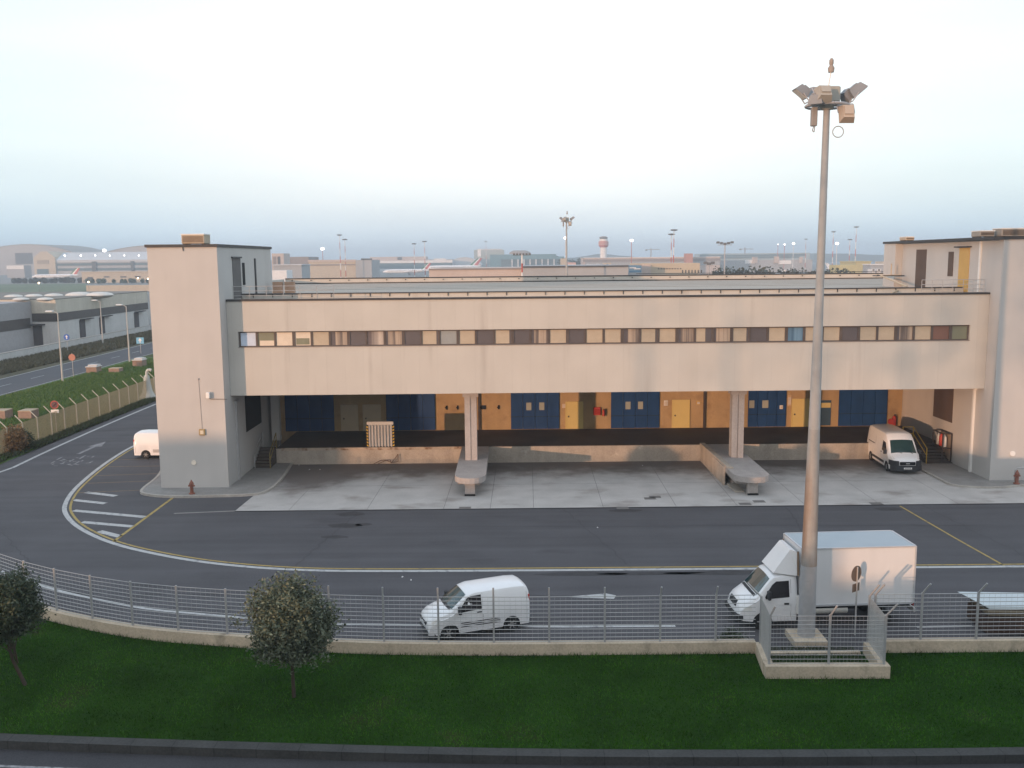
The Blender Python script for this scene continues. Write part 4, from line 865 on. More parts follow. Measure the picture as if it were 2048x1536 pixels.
# box truck at the mast
def box_truck(root):
    L0 = 4.5                                    # box length; x grows toward the nose
    AL = M('truck_box_panel', (.68, .69, .70), .5, var=.05, sc=1, fine=.02, streak=.05)
    W2 = 1.04; zb, zt = .98, 3.26
    MB().box(0, L0, -W2, W2, zb, zt).build('cargo_box', AL, root)
    m = MB()
    for x in (0, L0):
        for y in (-W2, W2): m.box(x - .03, x + .03, y - .03, y + .03, zb - .01, zt + .01)
    for y in (-W2, W2):
        m.box(.03, L0 - .03, y - .028, y + .028, zt - .02, zt + .03); m.box(.03, L0 - .03, y - .028, y + .028, zb - .05, zb + .03)
    for x in (0, L0): m.box(x - .028, x + .028, -W2 + .03, W2 - .03, zt - .02, zt + .03)
    m.build('box_trim', M('truck_trim', (.55, .57, .60), .4, metal=.3), root)
    MB().box(.04, L0 - .04, -W2 + .04, W2 - .04, zt + .001, zt + .02).build('box_roof', M('truck_roof', (.36, .42, .46), .5, var=.06), root)
    MB().box(-.1, 6.0, -.42, .42, .55, .80).box(.1, L0, -W2 + .06, W2 - .06, .82, .93).build('chassis', BLK, root)
    B = Body(2.35, [(0, 2.12), (.55, 2.16), (.92, 2.08), (1.02, 2.0), (1.62, 1.36), (1.75, 1.28), (2.1, 1.08), (2.25, .92), (2.35, .58)], 1.98, 1.66, .34, 1.28, [(1.38, .42)], r=.14, bow=.12, nose=.8)
    body = B.shell(VW, root, 'cab'); body.location = (L0 + .12, 0, 0)
    def sub(mb, n, mat, smooth=None): return mb.build(n, mat, body, smooth=smooth)
    sub(B.top_panel(1.04, 1.60, .70, .80), 'windscreen', VG)
    sub(B.side_panel([(.32, 1.32), (1.28, 1.26), (1.30, 1.34), (.98, 1.80), (.82, 1.92), (.32, 1.94)], out=.01), 'side_window', VGD)
    sub(B.side_panel([(.25, .5), (.262, .5), (.262, 2.0), (.25, 2.0)], out=.007), 'door_seam', SEAMM)
    sub(B.side_panel([(.34, 1.02), (.52, 1.02), (.52, 1.09), (.34, 1.09)], out=.03), 'handle', PLA)
    sub(B.side_panel([(1.86, .80), (2.18, .74), (2.2, .86), (1.92, 1.02)], out=.014), 'headlight', HLT)
    sub(B.top_panel(2.20, 2.30, .40, .42, out=.016), 'grille', PLA)
    sub(MB().box(2.05, 2.36, -.86, .86, .34, .60, b=.05), 'bumper', PLA)
    sub(B.top_panel(1.62, 1.72, .74, .76, out=.014), 'scuttle', PLA)
    for sd_ in (1, -1): sub(MB().box(1.1, 1.22, sd_ * .96, sd_ * 1.2, 1.26, 1.62, b=.03), 'mirror', PLA)
    # wind deflector
    m = MB().add([(L0 + .14, -.90, 2.14), (L0 + .14, .90, 2.14), (L0 + 1.02, .70, 2.22), (L0 + 1.02, -.70, 2.22), (L0 + .14, -.80, 3.08), (L0 + .14, .80, 3.08), (L0 + .34, .62, 3.12), (L0 + .34, -.62, 3.12)], [(3, 2, 1, 0), (4, 5, 6, 7), (0, 1, 5, 4), (1, 2, 6, 5), (2, 3, 7, 6), (3, 0, 4, 7)])
    m.build('wind_deflector', VW, root)
    m = MB(); 
    for sd_ in (1, -1): m.tube([(L0 + .1, sd_ * .93, 2.16), (L0 + .1, sd_ * .83, 3.1)], .035)
    m.build('deflector_edge', M('rust_edge', (.26, .18, .12), .6), root)
    for x, y in ((L0 + 1.5, .86), (L0 + 1.5, -.86), (1.15, .78), (1.15, -.78)): wheel(root, x, y, .35, .24 if x > 3 else .42)
    MB().cyl((2.6, .85, .72), (4.1, .85, .72), .16, n=14).cyl((2.6, -.85, .72), (4.1, -.85, .72), .16, n=14).build('fuel_tank', M('tank_grey', (.55, .54, .5), .4, metal=.2), root, smooth=40)
    MB().cyl((L0 + .05, .92, .62), (L0 + .05, .92, 1.35), .10, n=12).build('air_cylinder', WHT, root, smooth=40)
    MB().box(-.12, -.03, -W2, W2, .55, .75, b=.02).build('rear_bumper', STEEL, root)
    for y in (W2 - .14, -W2 + .14): MB().box(-.05, -.031, y - .1, y + .1, .8, .92).build('tail_lamp', RED, root)
t = thing('box_truck', 'white box truck with roof deflector parked behind the lamp mast', 'truck', (15.65, 35.95, 0), math.radians(180 + 3.0)); box_truck(t)
# low trailer with white cover, cut by the frame edge
t = thing('covered_trailer', 'low brown wooden trailer under a flat white cover at the right fence', 'trailer', (20.3, 34.7, 0), math.radians(-3))
BRW = M('brown_board', (.075, .05, .04), .8, var=.3, sc=2, streak=.2)
MB().box(-2.1, 3, -.88, .88, .06, .72).build('side_boards', BRW, t); MB().box(-2.05, 3, -.8, .8, .76, .92).build('load', M('load_ochre', (.16, .13, .09), .9, var=.3), t)
MB().add([(-2.1, -.62, 1.08), (3, -.62, 1.04), (3, .72, 1.12), (-2.6, .72, 1.16), (-1.95, -.65, .98), (3, -.65, .96), (3, .75, .98), (-2.3, .75, .98)], [(0, 1, 2, 3), (7, 6, 5, 4), (4, 5, 1, 0), (5, 6, 2, 1), (6, 7, 3, 2), (7, 4, 0, 3)]).build('cover', M('cover_white', (.50, .56, .58), .6, var=.05), t)
for x in (-1.2, 1.5):
    for y in (-.75, .75): wheel(t, x, y, .3, .2)
# ---------------------------------------------------------------- trees before the fence
def crown(name, root, c, rx, ry, rz, nclump, per, leaf, mat, seed, core=.0, low=-.8, skew=(0, 0)):
    r = np.random.default_rng(seed)
    d = r.normal(size=(nclump, 3)); d /= np.linalg.norm(d, axis=1)[:, None]; rad = r.uniform(.25, 1, nclump) ** .45
    lump = 1 + .15 * np.sin(d[:, 0] * 5 + seed) * np.cos(d[:, 2] * 4 + seed * 2) + .13 * r.normal(size=nclump)
    nb_ = 26; bd = r.normal(size=(nb_, 3)); bd /= np.linalg.norm(bd, axis=1)[:, None]; br_ = r.uniform(.26, .44, nb_); bc = bd * r.uniform(.45, .78, nb_)[:, None]; bc[:, 2] += .08
    if leaf < .09:                     # big crowns grow as separate leafy boughs, so the outline is uneven and has gaps
        pick = r.integers(0, nb_, nclump); inner = r.random(nclump) < .5; cc = np.where(inner[:, None], d * (rad * lump * .92)[:, None], bc[pick] + d * (rad * br_[pick])[:, None])
    else: cc = d * (rad * lump)[:, None]
    cc = cc[cc[:, 2] > low]
    cc = cc * np.array([rx, ry, rz]) + np.array(c); cc[:, 0] += skew[0] * (cc[:, 2] - c[2])
    n = len(cc) * per
    ctr = np.repeat(cc, per, 0) + r.normal(size=(n, 3)) * leaf * 1.9
    a = r.normal(size=(n, 3)); a[:, 2] = a[:, 2] * .7 + .35; a /= np.linalg.norm(a, axis=1)[:, None]
    b = np.cross(a, r.normal(size=(n, 3))); b /= np.linalg.norm(b, axis=1)[:, None]
    L = leaf * r.uniform(.6, 1.25, n)[:, None]; w = L * .42
    v = np.stack([ctr - a * L, ctr + b * w, ctr + a * L, ctr - b * w], 1).reshape(-1, 3)
    return raw_mesh(name, v, np.arange(n * 4).reshape(-1, 4), mat, root)
L1 = LEAF('leaf_olive', (.045, .06, .034), (.16, .185, .125)); L2 = LEAF('leaf_dark', (.025, .042, .022), (.06, .078, .042)); BARK = M('bark', (.055, .04, .03), .95, var=.25, sc=6)
def yard_tree(lb, x, y, cz, rx, rz, mat, seed, lean=0):
    t = thing('tree', lb, 'tree', (x, y, 0))
    m = MB().cyl((0, 0, -.05), (lean * .5, 0, .9), .07, .055, n=9).cyl((lean * .5, 0, .9), (lean, 0, cz), .055, .035, n=8)
    for k in range(9): a = k * 2.4 + seed; z = .8 + .13 * k; m.cyl((lean * z / cz, 0, z), (lean + rx * .5 * math.cos(a), rx * .5 * math.sin(a), cz - .6 + .13 * k), .03, .012, n=5)
    m.build('trunk', BARK, t)
    crown('crown', t, (lean, 0, cz), rx, rx * .95, rz, 620, 44, .066, mat, seed); return t
yard_tree('bushy olive green tree with sunlit top before the middle of the fence', -7.42, 29.4, 2.58, 1.5, 1.5, L1, 5, -.03)
yard_tree('dark bushy tree cut by the frame edge before the curved fence', -17.0, 30.5, 2.75, 1.5, 1.35, L2, 12, -.75)
# grass blades and weeds on the lawn
def blades(name, n, area, h, w, mat, seed, keep=None, z=0):
    r = np.random.default_rng(seed); p = np.stack([r.uniform(area[0], area[1], n), r.uniform(area[2], area[3], n)], 1)
    if keep is not None: p = p[keep(p)]
    n = len(p); a = r.uniform(0, 6.28, n); hh = h * r.uniform(.5, 1.3, n); ln = r.normal(size=(n, 2)) * .5 * hh[:, None]
    dx = np.stack([np.cos(a), np.sin(a)], 1) * w
    v = np.zeros((n, 3, 3)); v[:, 0, :2] = p - dx; v[:, 1, :2] = p + dx; v[:, 2, :2] = p + ln; v[:, 2, 2] = hh; v[:, :, 2] += z
    o = raw_mesh(name, v.reshape(-1, 3), np.arange(n * 3).reshape(-1, 3), mat); return tag(o, kind='stuff')
plx = np.array([p[0] for p in PL] + [8.7, 8.71, 13, 13.01, 40]); ply = np.array([p[1] for p in PL] + [32.5, 30.4, 30.35, 32.4, 32.4])
fkx = np.array([p[0] for p in front_kerb]); fky = np.array([p[1] for p in front_kerb])
keep = lambda p: (p[:, 1] < np.interp(p[:, 0], plx, ply) - .02) & (p[:, 1] > np.interp(p[:, 0], fkx, fky) + .05)
tag(blades('grass', 230000, (-24, 20, 25.5, 39), .07, .011, LEAF('grass_blade', (.012, .056, .004), (.055, .14, .014), 0, .35, 1), 21, keep), 'short dark green lawn grass', 'grass')
pk = lambda p: (p[:, 1] < np.interp(p[:, 0], plx, ply) - .02) & (p[:, 1] > np.interp(p[:, 0], plx, ply) - .02 - .28 * np.random.default_rng(3).random(len(p)) ** 2)
tag(blades('wall_foot_grass', 160000, (-24, 20, 30, 39), .17, .012, LEAF('foot_blade', (.015, .045, .006), (.05, .10, .02), 0, .6, 1), 27, pk), 'ragged longer grass along the fence plinth', 'grass')
tag(blades('weed_tufts', 5000, (-24, 20, 26.5, 33), .16, .02, LEAF('tuft_blade', (.02, .055, .01), (.06, .12, .035), 0, .3, 1), 28, lambda p: keep(p) & (np.sin(p[:, 0] * 2.1 + 3 * np.sin(p[:, 1])) * np.sin(p[:, 1] * 2.7 + p[:, 0]) > .72)), 'taller weed tufts in the lawn', 'grass')
tag(blades('enclosure_grass', 3000, (9.3, 12.6, 30.8, 33.0), .12, .014, LEAF('weed_blade', (.03, .05, .02), (.07, .09, .04)), 22), 'weeds in the mast enclosure', 'grass')
tag(blades('bank_grass', 90000, (-56.3, -37.8, 60, 140), .22, .06, LEAF('bank_blade', (.055, .12, .022), (.14, .20, .06), .05), 23), 'rough grass on the bank', 'grass')
tag(blades('scrub', 50000, (-77, -67.5, 85, 230), .5, .16, LEAF('scrub_leaf', (.07, .068, .04), (.15, .135, .085), .05), 24), 'rough scrub beside the far road', 'scrub')
tag(blades('fence_foot_weeds', 14000, (-39.0, -37.75, 60, 125), .3, .05, LEAF('foot_leaf', (.025, .04, .015), (.06, .07, .03)), 25), 'weeds at the foot of the bank fence', 'weeds')
# bushes
def bush(lb, x, y, rx, rz, mat, seed, leaf=.1, n=120, nm='bush'):
    t = thing(nm, lb, 'bush', (x, y, 0)); MB().cyl((0, 0, 0), (0, 0, rz), .05, .02, n=6).build('stem', BARK, t); crown('foliage', t, (0, 0, rz), rx, rx, rz, n, 22, leaf, mat, seed, low=-.9); return t
AUT = LEAF('leaf_autumn', (.12, .075, .03), (.22, .13, .05))
g = G(22, 906); bush('rusty brown bush leaning on the bank fence', g[0] + .3, g[1], .8, 1.0, AUT, 31)
g = G(45, 898); bush('small green bush beside the rusty bush', g[0], g[1], .7, .6, L2, 32)
bush('dark green weed clump left of the mast enclosure', 8.2, 33.3, .5, .22, L2, 33, .06, 60)
# round sign on the bank fence
t = thing('road_sign', 'round red ringed sign with white plate on the bank fence', 'sign', (*G(108, 868), 0)); t.location.x += .25
sr = M('sign_red', (.34, .06, .05), .5); sf = M('sign_dark_face', (.10, .05, .06), .5)
MB().cyl((0, 0, 0), (0, 0, 2.9), .035).build('pole', STEEL, t); MB().cyl((0, -.04, 2.55), (0, -.06, 2.55), .36, n=24).build('disc', sr, t); MB().cyl((0, -.061, 2.55), (0, -.07, 2.55), .27, n=24).tube([(-.2, -.08, 2.35), (.2, -.08, 2.75)], .04).build('face', sf, t); MB().box(-.34, .34, -.06, -.04, 1.85, 2.13).build('plate', WHT, t)
# white shrouded post with hooked top beside the left tower
g = G(296, 797); t = thing('barrier_post', 'white flared shroud with hooked tip standing beside the left tower', 'barrier', (g[0], g[1], 0))
MB().lathe([(1.0, 0), (.75, .35), (.52, .8), (.38, 1.6), (.27, 2.5)], n=14).build('shroud', M('shroud_white', (.48, .50, .47), .7, var=.1), t, smooth=50); MB().tube([(0, 0, 2.4), (.05, 0, 2.95), (.3, 0, 3.15), (.55, 0, 3.05)], .16, n=8).build('hook', MATS['shroud_white'], t)
# brick cabinets on the bank
BRK = M('cabinet_brick', (.28, .20, .16), .9, var=.2, sc=3); CAP = M('cabinet_cap', (.52, .50, .48), .8)
for k, (x, y, w, h, d, c, lb) in enumerate(((183, 746, .7, .75, 1.5, 1, 'low brick cabinet with white slab lid right of the first street lamp'), (228, 746, .7, .55, 1.3, 0, 'squat brown block on grass between two lidded cabinets'), (275, 734, .68, .9, 1.6, 1, 'lidded brick cabinet on grass nearest the left tower'), (50, 840, .62, .8, 1.4, 0, 'brick block with dark side behind the bank fence'), (-2, 840, .6, .8, 1.4, 0, 'dark block at the frame edge behind the bank fence'))):
    g = G(x, y); t = thing('brick_cabinet', lb, 'cabinet', (g[0], g[1] + d / 2, 0), 0, 'cabinets on the grass bank')
    MB().box(-w, w, -d / 2, d / 2, 0, h).build('body', BRK, t)
    if c: MB().box(-w * 1.1, w * 1.1, -d * .6, d * .6, h + .001, h + .12, b=.03).box(-w * .9, w * .8, -d * .2, d * .6, h + .125, h + .3).build('lid', CAP, t)
    else: MB().box(-w * 1.02, w * 1.02, -d * .52, d * .52, h + .001, h + .07).build('cap', M('cap_tan', (.40, .32, .23), .9), t)
# street lamps
def street_lamp(lb, x, y, h, arm=-.9):
    t = thing('street_lamp', lb, 'street lamp', (x, y, 0), 0, 'street lamps along the far road')
    MB().lathe([(.13, 0), (.11, 3), (.06, h)], n=10).build('pole', M('lamp_pole', (.42, .42, .40), .6), t, smooth=40); MB().tube([(0, 0, h), (arm * .6, 0, h + .25)], .05).build('arm', MATS['lamp_pole'], t)
    MB().box(arm - .55, arm + .4, -.2, .2, h + .18, h + .36, b=.05).build('lamp_head', M('lamp_white', (.62, .66, .68), .4), t); return t
for x, y, yt, lb in ((115, 764, 622, 'street lamp on the grass edge nearest the camera, left of the first brick cabinet'), (252, 725, 609, 'street lamp on the grass edge near the left tower'), (200, 650, 600, 'far street lamp behind the grey depot wall in its middle'), (275, 623, 591, 'farthest street lamp, short above the depot roof by the tower')):
    g = G(x, y) if y > 700 else ((-70.5, 165) if y == 650 else (-71.5, 205)); p = V(x, yt, g[1]); street_lamp(lb, p[0], g[1], p[1] - .3)
SB = M('sign_blue', (.03, .12, .42), .5); SO = M('sign_orange', (.42, .18, .13), .5)
g = G(136, 706); t = thing('road_sign', 'round blue sign with white arrow beyond the far road', 'sign', (*g, 0)); MB().cyl((0, 0, 0), (0, 0, 2.9), .04).build('pole', STEEL, t); MB().cyl((0, -.05, 2.6), (0, -.07, 2.6), .5, n=20).build('disc', SB, t); MB().prismY([(-.07, 2.3), (.07, 2.3), (.07, 2.65), (.2, 2.65), (0, 2.95), (-.2, 2.65), (-.07, 2.65)], -.09, -.071).build('arrow', WHT, t)
g = G(147, 753); t = thing('road_sign', 'eight sided faded orange sign beside the far road', 'sign', (*g, 0)); MB().cyl((0, 0, 0), (0, 0, 3.0), .04).build('pole', STEEL, t); MB().cyl((0, -.05, 2.5), (0, -.07, 2.5), .46, n=8).build('disc', SO, t)
g = G(282, 707); t = thing('road_sign', 'pale blue square sign on pole by the far road near the tower', 'sign', (*g, 0)); MB().cyl((0, 0, 0), (0, 0, 2.6), .04).build('pole', STEEL, t); MB().box(-.6, .6, -.06, -.04, 1.6, 2.6).build('panel', M('sign_pale_blue', (.16, .42, .62), .5), t); MB().prismY([(-.08, 1.75), (.08, 1.75), (.08, 2.1), (.3, 2.1), (0, 2.5), (-.3, 2.1), (-.08, 2.1)], -.08, -.061).build('arrow', WHT, t)
# ---------------------------------------------------------------- the depot beyond the far road
DEP = M('depot_plaster', (.52, .52, .51), .9, var=.12, sc=.4, fine=.1, fs=5, streak=.1, seam=('X', 7, .25)); DEPU = M('depot_upper', (.52, .49, .42), .9, var=.12, sc=.4, fine=.1, fs=5, streak=.12)
WBAND = M('depot_window_band', (.065, .06, .058), .3, var=.2, coat=.3); FROOF = M('far_roof', (.20, .19, .17), .9, var=.2, sc=.1)
dp = thing('depot_building', 'two storey grey depot with a dark window band beyond the far road', 'building', (-90, 190, 0))
P('wall', MB().box(-140, -81.5, 166, 208, -.3, 8.1), DEP, dp)
P('upper_wall', MB().box(-97.5, -81.46, 165.93, 166.01, 5.75, 8.15).box(-81.5, -81.44, 166, 208, 5.75, 8.15), DEPU, dp)
P('window_band', MB().box(-97.3, -81.42, 165.92, 166.01, 4.25, 5.72).box(-81.5, -81.41, 165.92, 208, 4.25, 5.72), WBAND, dp)
P('roof', MB().box(-140, -81.4, 165.9, 208.1, 8.155, 8.3), FROOF, dp)
for (xa, xb) in ((57, 88),): X0 = (xa - 1024) / CAM_F * 166.5; X1 = (xb - 1024) / CAM_F * 166.5; P('gate', MB().box(X0, X1, 165.85, 166, 0, 3.6), M('depot_gate', (.07, .065, .07), .7, var=.2), dp); P('gate_canopy', MB().box(X0 - .8, X1 + .6, 164.9, 166, 3.6, 3.85), COP, dp)
for y0, w in ((174.5, 2.2), (183, 2.2), (200, 2.4)): P('side_door', MB().box(-81.5, -81.38, y0, y0 + w, 0, 3.9), MATS['depot_gate'], dp); P('door_canopy', MB().box(-81.5, -80.7, y0 + .3, y0 + w + 2.5, 3.95, 4.1), COP, dp)
for k, (x, y, w) in enumerate(((27, 591, 1.7), (67, 590, 1.7), (107, 589, 1.8), (158, 588, 2.6), (200, 588, 2.6), (42, 596.5, 1.4), (90, 596.5, 1.4))):
    g = G(x, y + 2.5, 8.3); P('roof_dome', MB().ball((g[0], g[1], 8.32), w, n=6, sq=(1, 1, .25)), M('dome_white', (.60, .58, .54), .5), dp, smooth=60)
ax = thing('depot_annex', 'dark grey annex block cut by the frame edge before the depot', 'building', (-93, 150, 0))
P('wall', MB().box(-120, -85.8, 154, 165.8, -.3, 7.9), M('annex_grey', (.34, .34, .35), .9, var=.12), ax); P('window_band', MB().box(-120, -85.75, 153.9, 165, 3.2, 5.0), WBAND, ax)
bw = thing('boundary_wall', 'long low concrete boundary wall between scrub and the grey depot', 'wall', (-76.5, 180, 0))
P('wall', MB().prism([(-74.5, 60), (-74.2, 60), (-76.0, 160), (-78.2, 330), (-78.5, 330), (-76.4, 160)], -.2, 1.35), DEP, bw); P('coping', MB().prism([(-74.55, 60), (-74.15, 60), (-75.95, 160), (-78.15, 330), (-78.55, 330), (-76.45, 160)], 1.352, 1.42), KERB, bw)
# ---------------------------------------------------------------- the airport behind
def fm(name, col, **k): return M(name, col, .85, var=.08, sc=.05, fine=.06, fs=.6, **k)
FB, FP, FG, FT, FW, FD, FY = fm('far_beige', (.46, .40, .31)), fm('far_pink', (.47, .40, .36)), fm('far_grey', (.34, .35, .36)), fm('far_teal', (.12, .23, .27)), fm('far_white', (.70, .70, .70)), fm('far_dark', (.09, .095, .10)), fm('far_yellow', (.46, .41, .20))
FGL = fm('far_glass', (.10, .15, .17)); FBR = fm('far_brown', (.24, .21, .20)); FSIL = fm('far_silver', (.50, .53, .56))
def far(lb, x0, x1, yt, Y, mat, depth=30, parts=(), cat='building', name='terminal_building', roof=None):
    X0, Zt = V(x0, yt, Y); X1 = V(x1, yt, Y)[0]
    t = thing(name, lb, cat, ((X0 + X1) / 2, Y + depth / 2, -.35))
    P('wall', MB().box(X0, X1, Y, Y + depth, -.35, Zt), mat, t)
    if roof: P('roof', MB().box(X0 - .4, X1 + .4, Y - .5, Y + depth, Zt + .01, Zt + .5), roof, t)
    for (n, xa, xb, ya, yb, m, d) in parts:
        Xa, Za = V(xa, ya, Y); Xb, Zb = V(xb, yb, Y); P(n, MB().box(Xa, Xb, Y - d, Y - .01, Zb, Za), m, t)
    return t
def arch_hangar(lb, x0, x1, ye, yr, Y, depth, mat, rmat, parts=(), peak=.5):
    X0, Ze = V(x0, ye, Y); X1 = V(x1, ye, Y)[0]; Zr = V((x0 + x1) / 2, yr, Y)[1]
    t = thing('hangar', lb, 'hangar', ((X0 + X1) / 2, Y, -.35))
    ar = [(X1, -.35), (X1, Ze)] + [(X1 + (X0 - X1) * u, Ze + (Zr - Ze) * math.sin(math.pi * u) ** .7) for u in np.linspace(.05, .95, 12)] + [(X0, Ze), (X0, -.35)]
    P('wall', MB().prismY(ar, Y, Y + depth), mat, t)
    q = [(X1 + .5, Ze)] + [(X1 + (X0 - X1) * u, Ze + .6 + (Zr - Ze) * math.sin(math.pi * u) ** .7) for u in np.linspace(.03, .97, 14)] + [(X0 - .5, Ze)]
    P('roof', MB().prismY(q + [(p[0], p[1] - .55) for p in q[::-1]], Y - .6, Y + depth + .6), rmat, t)
    for (n, xa, xb, ya, yb, m, d) in parts:
        Xa, Za = V(xa, ya, Y); Xb, Zb = V(xb, yb, Y); P(n, MB().box(Xa, Xb, Y - d, Y - .01, Zb, Za), m, t)
    return t
arch_hangar('wide arched grey hangar, hazy, behind the gabled hangar', -60, 165, 518, 489, 1300, 120, fm('far_hangar', (.33, .33, .33)), fm('far_hangar_roof', (.26, .25, .24)), (('door', 30, 66, 506, 528, FD, .5),))
arch_hangar('distant arched hangar roof just left of the stair tower', 196, 420, 512, 491, 1350, 100, MATS['far_hangar'], MATS['far_hangar_roof'])
# gabled hangar with its long lit side
hg = thing('hangar', 'gabled beige hangar with a long silver roof and a row of lit roof lamps', 'hangar', (-330, 1000, -.35))
Xa, Ze = V(67, 518, 1000); Xb = V(110, 518, 1000)[0]; Zr = V(90, 503, 1000)[1]; Xe = V(420, 518, 1000)[0]
P('gable_wall', MB().prismY([(Xa, -.35), (Xb, -.35), (Xb, Ze + 1.5), ((Xa * .35 + Xb * .65), Zr), ((Xa * .65 + Xb * .35), Zr), (Xa, Ze + 1.5)], 1000, 1040), FB, hg)
Z1_, Z2_, Z3_ = V(200, 504, 1002)[1], V(200, 514, 1002)[1], V(200, 520, 1002)[1]
P('side_wall', MB().box(Xb + .01, Xe, 1002, 1060, -.35, Z3_), fm('far_side', (.36, .37, .38)), hg)
P('side_roof', MB().add([(Xb, 1001, Z3_), (Xe, 1001, Z3_), (Xe, 1020, Z1_), (Xb, 1020, Z1_), (Xb, 1060, Z1_), (Xe, 1060, Z1_)], [(0, 1, 2, 3), (3, 2, 5, 4)]).box(Xb, Xe, 1001.5, 1002, Z3_ - 2, Z3_), FSIL, hg)
for (ya, yb) in ((526, 531), (536, 541)): P('window_band', MB().box(Xb + 1, Xe, 1001.6, 1001.99, V(200, yb, 1002)[1], V(200, ya, 1002)[1]), FGL, hg)
P('gable_window', MB().box(V(74, 520, 1000)[0], V(97, 520, 1000)[0], 999.6, 999.99, V(85, 528, 1000)[1], V(85, 520, 1000)[1]), fm('far_tan', (.30, .26, .20)), hg); P('door', MB().box(V(74, 538, 1000)[0], V(97, 538, 1000)[0], 999.6, 999.99, -.3, V(85, 538, 1000)[1]), FGL, hg)
for (xa, xb) in ((184, 193), (262, 268)): P('stair_shaft', MB().box(V(xa, 523, 1002)[0], V(xb, 523, 1002)[0], 1000.6, 1001.6, -.3, V(190, 523, 1002)[1]), FD, hg)
LIT = EM('lit_lamp', (1, .95, .88), 5.0); LITW = EM('lit_lamp_warm', (1, .8, .5), 5.0)
for k, x in enumerate((131, 163, 192, 221, 250, 279)):
    X, Z = V(x, 511, 1002); P('roof_lamp', MB().ball((X, 1000.2, Z), .9 if k < 2 else .7, n=6), LIT, hg)
far('low beige block with dark openings below the lit hangar', 163, 420, 545, 720, FB, 20, (('opening', 175, 186, 554, 560, FD, .3), ('opening', 208, 219, 552.5, 555, FD, .3), ('opening', 241, 253, 552.5, 555, FD, .3), ('opening', 270, 281, 552, 555, FD, .3)), roof=FB, name='airport_shed')
far('long tan wall at the edge of the green field', 172, 420, 571, 495, FB, 2, name='field_wall', cat='wall')
far('small pale box shed left of the gabled hangar', 13, 48, 531, 1020, FG, 15, (('upper_panel', 13, 48, 531, 538, FW, .3),), name='airport_shed')
def tree_row(lb, x0, x1, yt, Y, mat, seed, n=14, leaf=1.0):
    X0, Zt = V(x0, yt, Y); X1 = V(x1, yt, Y)[0]; r = random.Random(seed)
    t = thing('hedge', lb, 'trees', ((X0 + X1) / 2, Y, 0)); t.name = 'tree_belt'
    r_ = np.random.default_rng(seed); m = MB()
    cs = [];
    for k in range(n):
        x = X0 + (X1 - X0) * (k + r.random() * .8) / n; h = max(2.5, Zt * r.uniform(.65, 1.0)); m.cyl((x, Y, -.3), (x, Y, h * .6), .25, n=5); cs.append((x, Y + r.uniform(-4, 4), h))
    P('trunks', m, BARK, t)
    vs = []
    for (x, y, h) in cs:
        rx = h * r.uniform(.38, .6); N = 260
        d = r_.normal(size=(N, 3)); d /= np.linalg.norm(d, axis=1)[:, None]; c = d * (r_.uniform(.2, 1, N) ** .5)[:, None] * np.array([rx, rx, h * .5]) + np.array([x, y, h * .52])
        a = r_.normal(size=(N, 3)); a /= np.linalg.norm(a, axis=1)[:, None]; b = np.cross(a, r_.normal(size=(N, 3))); b /= np.linalg.norm(b, axis=1)[:, None]
        L = leaf * r_.uniform(.5, 1.2, N)[:, None]; vs.append(np.stack([c - a * L, c + b * L * .7, c + a * L, c - b * L * .7], 1).reshape(-1, 3))
    v = np.concatenate(vs); o = np.array(t.location); crown_ = raw_mesh('foliage', v - o, np.arange(len(v)).reshape(-1, 4), mat, t)
    t['kind'] = 'stuff'; del t['category']
FL = LEAF('far_leaf', (.04, .05, .035), (.085, .09, .06)); FL2 = LEAF('far_leaf_green', (.05, .075, .04), (.09, .12, .07))
tree_row('dark shrubs between the field and the beige block', 170, 420, 557, 690, FL2, 1, 20, .8); tree_row('dark shrubs under the parked airliner', 28, 172, 556, 720, FL, 2, 20, 1.0)
tree_row('dark trees behind the warehouse roof', 1428, 1540, 531, 330, FL, 3, 18, .6); tree_row('dark trees right of the white fin', 1552, 1650, 531, 340, FL, 4, 14, .6); tree_row('dark low trees right of the mast', 1646, 1700, 534, 340, FL, 5, 9, .6); tree_row('dark trees beside the teal terminal', 1122, 1166, 514, 1000, FL, 6, 8, 1.6)
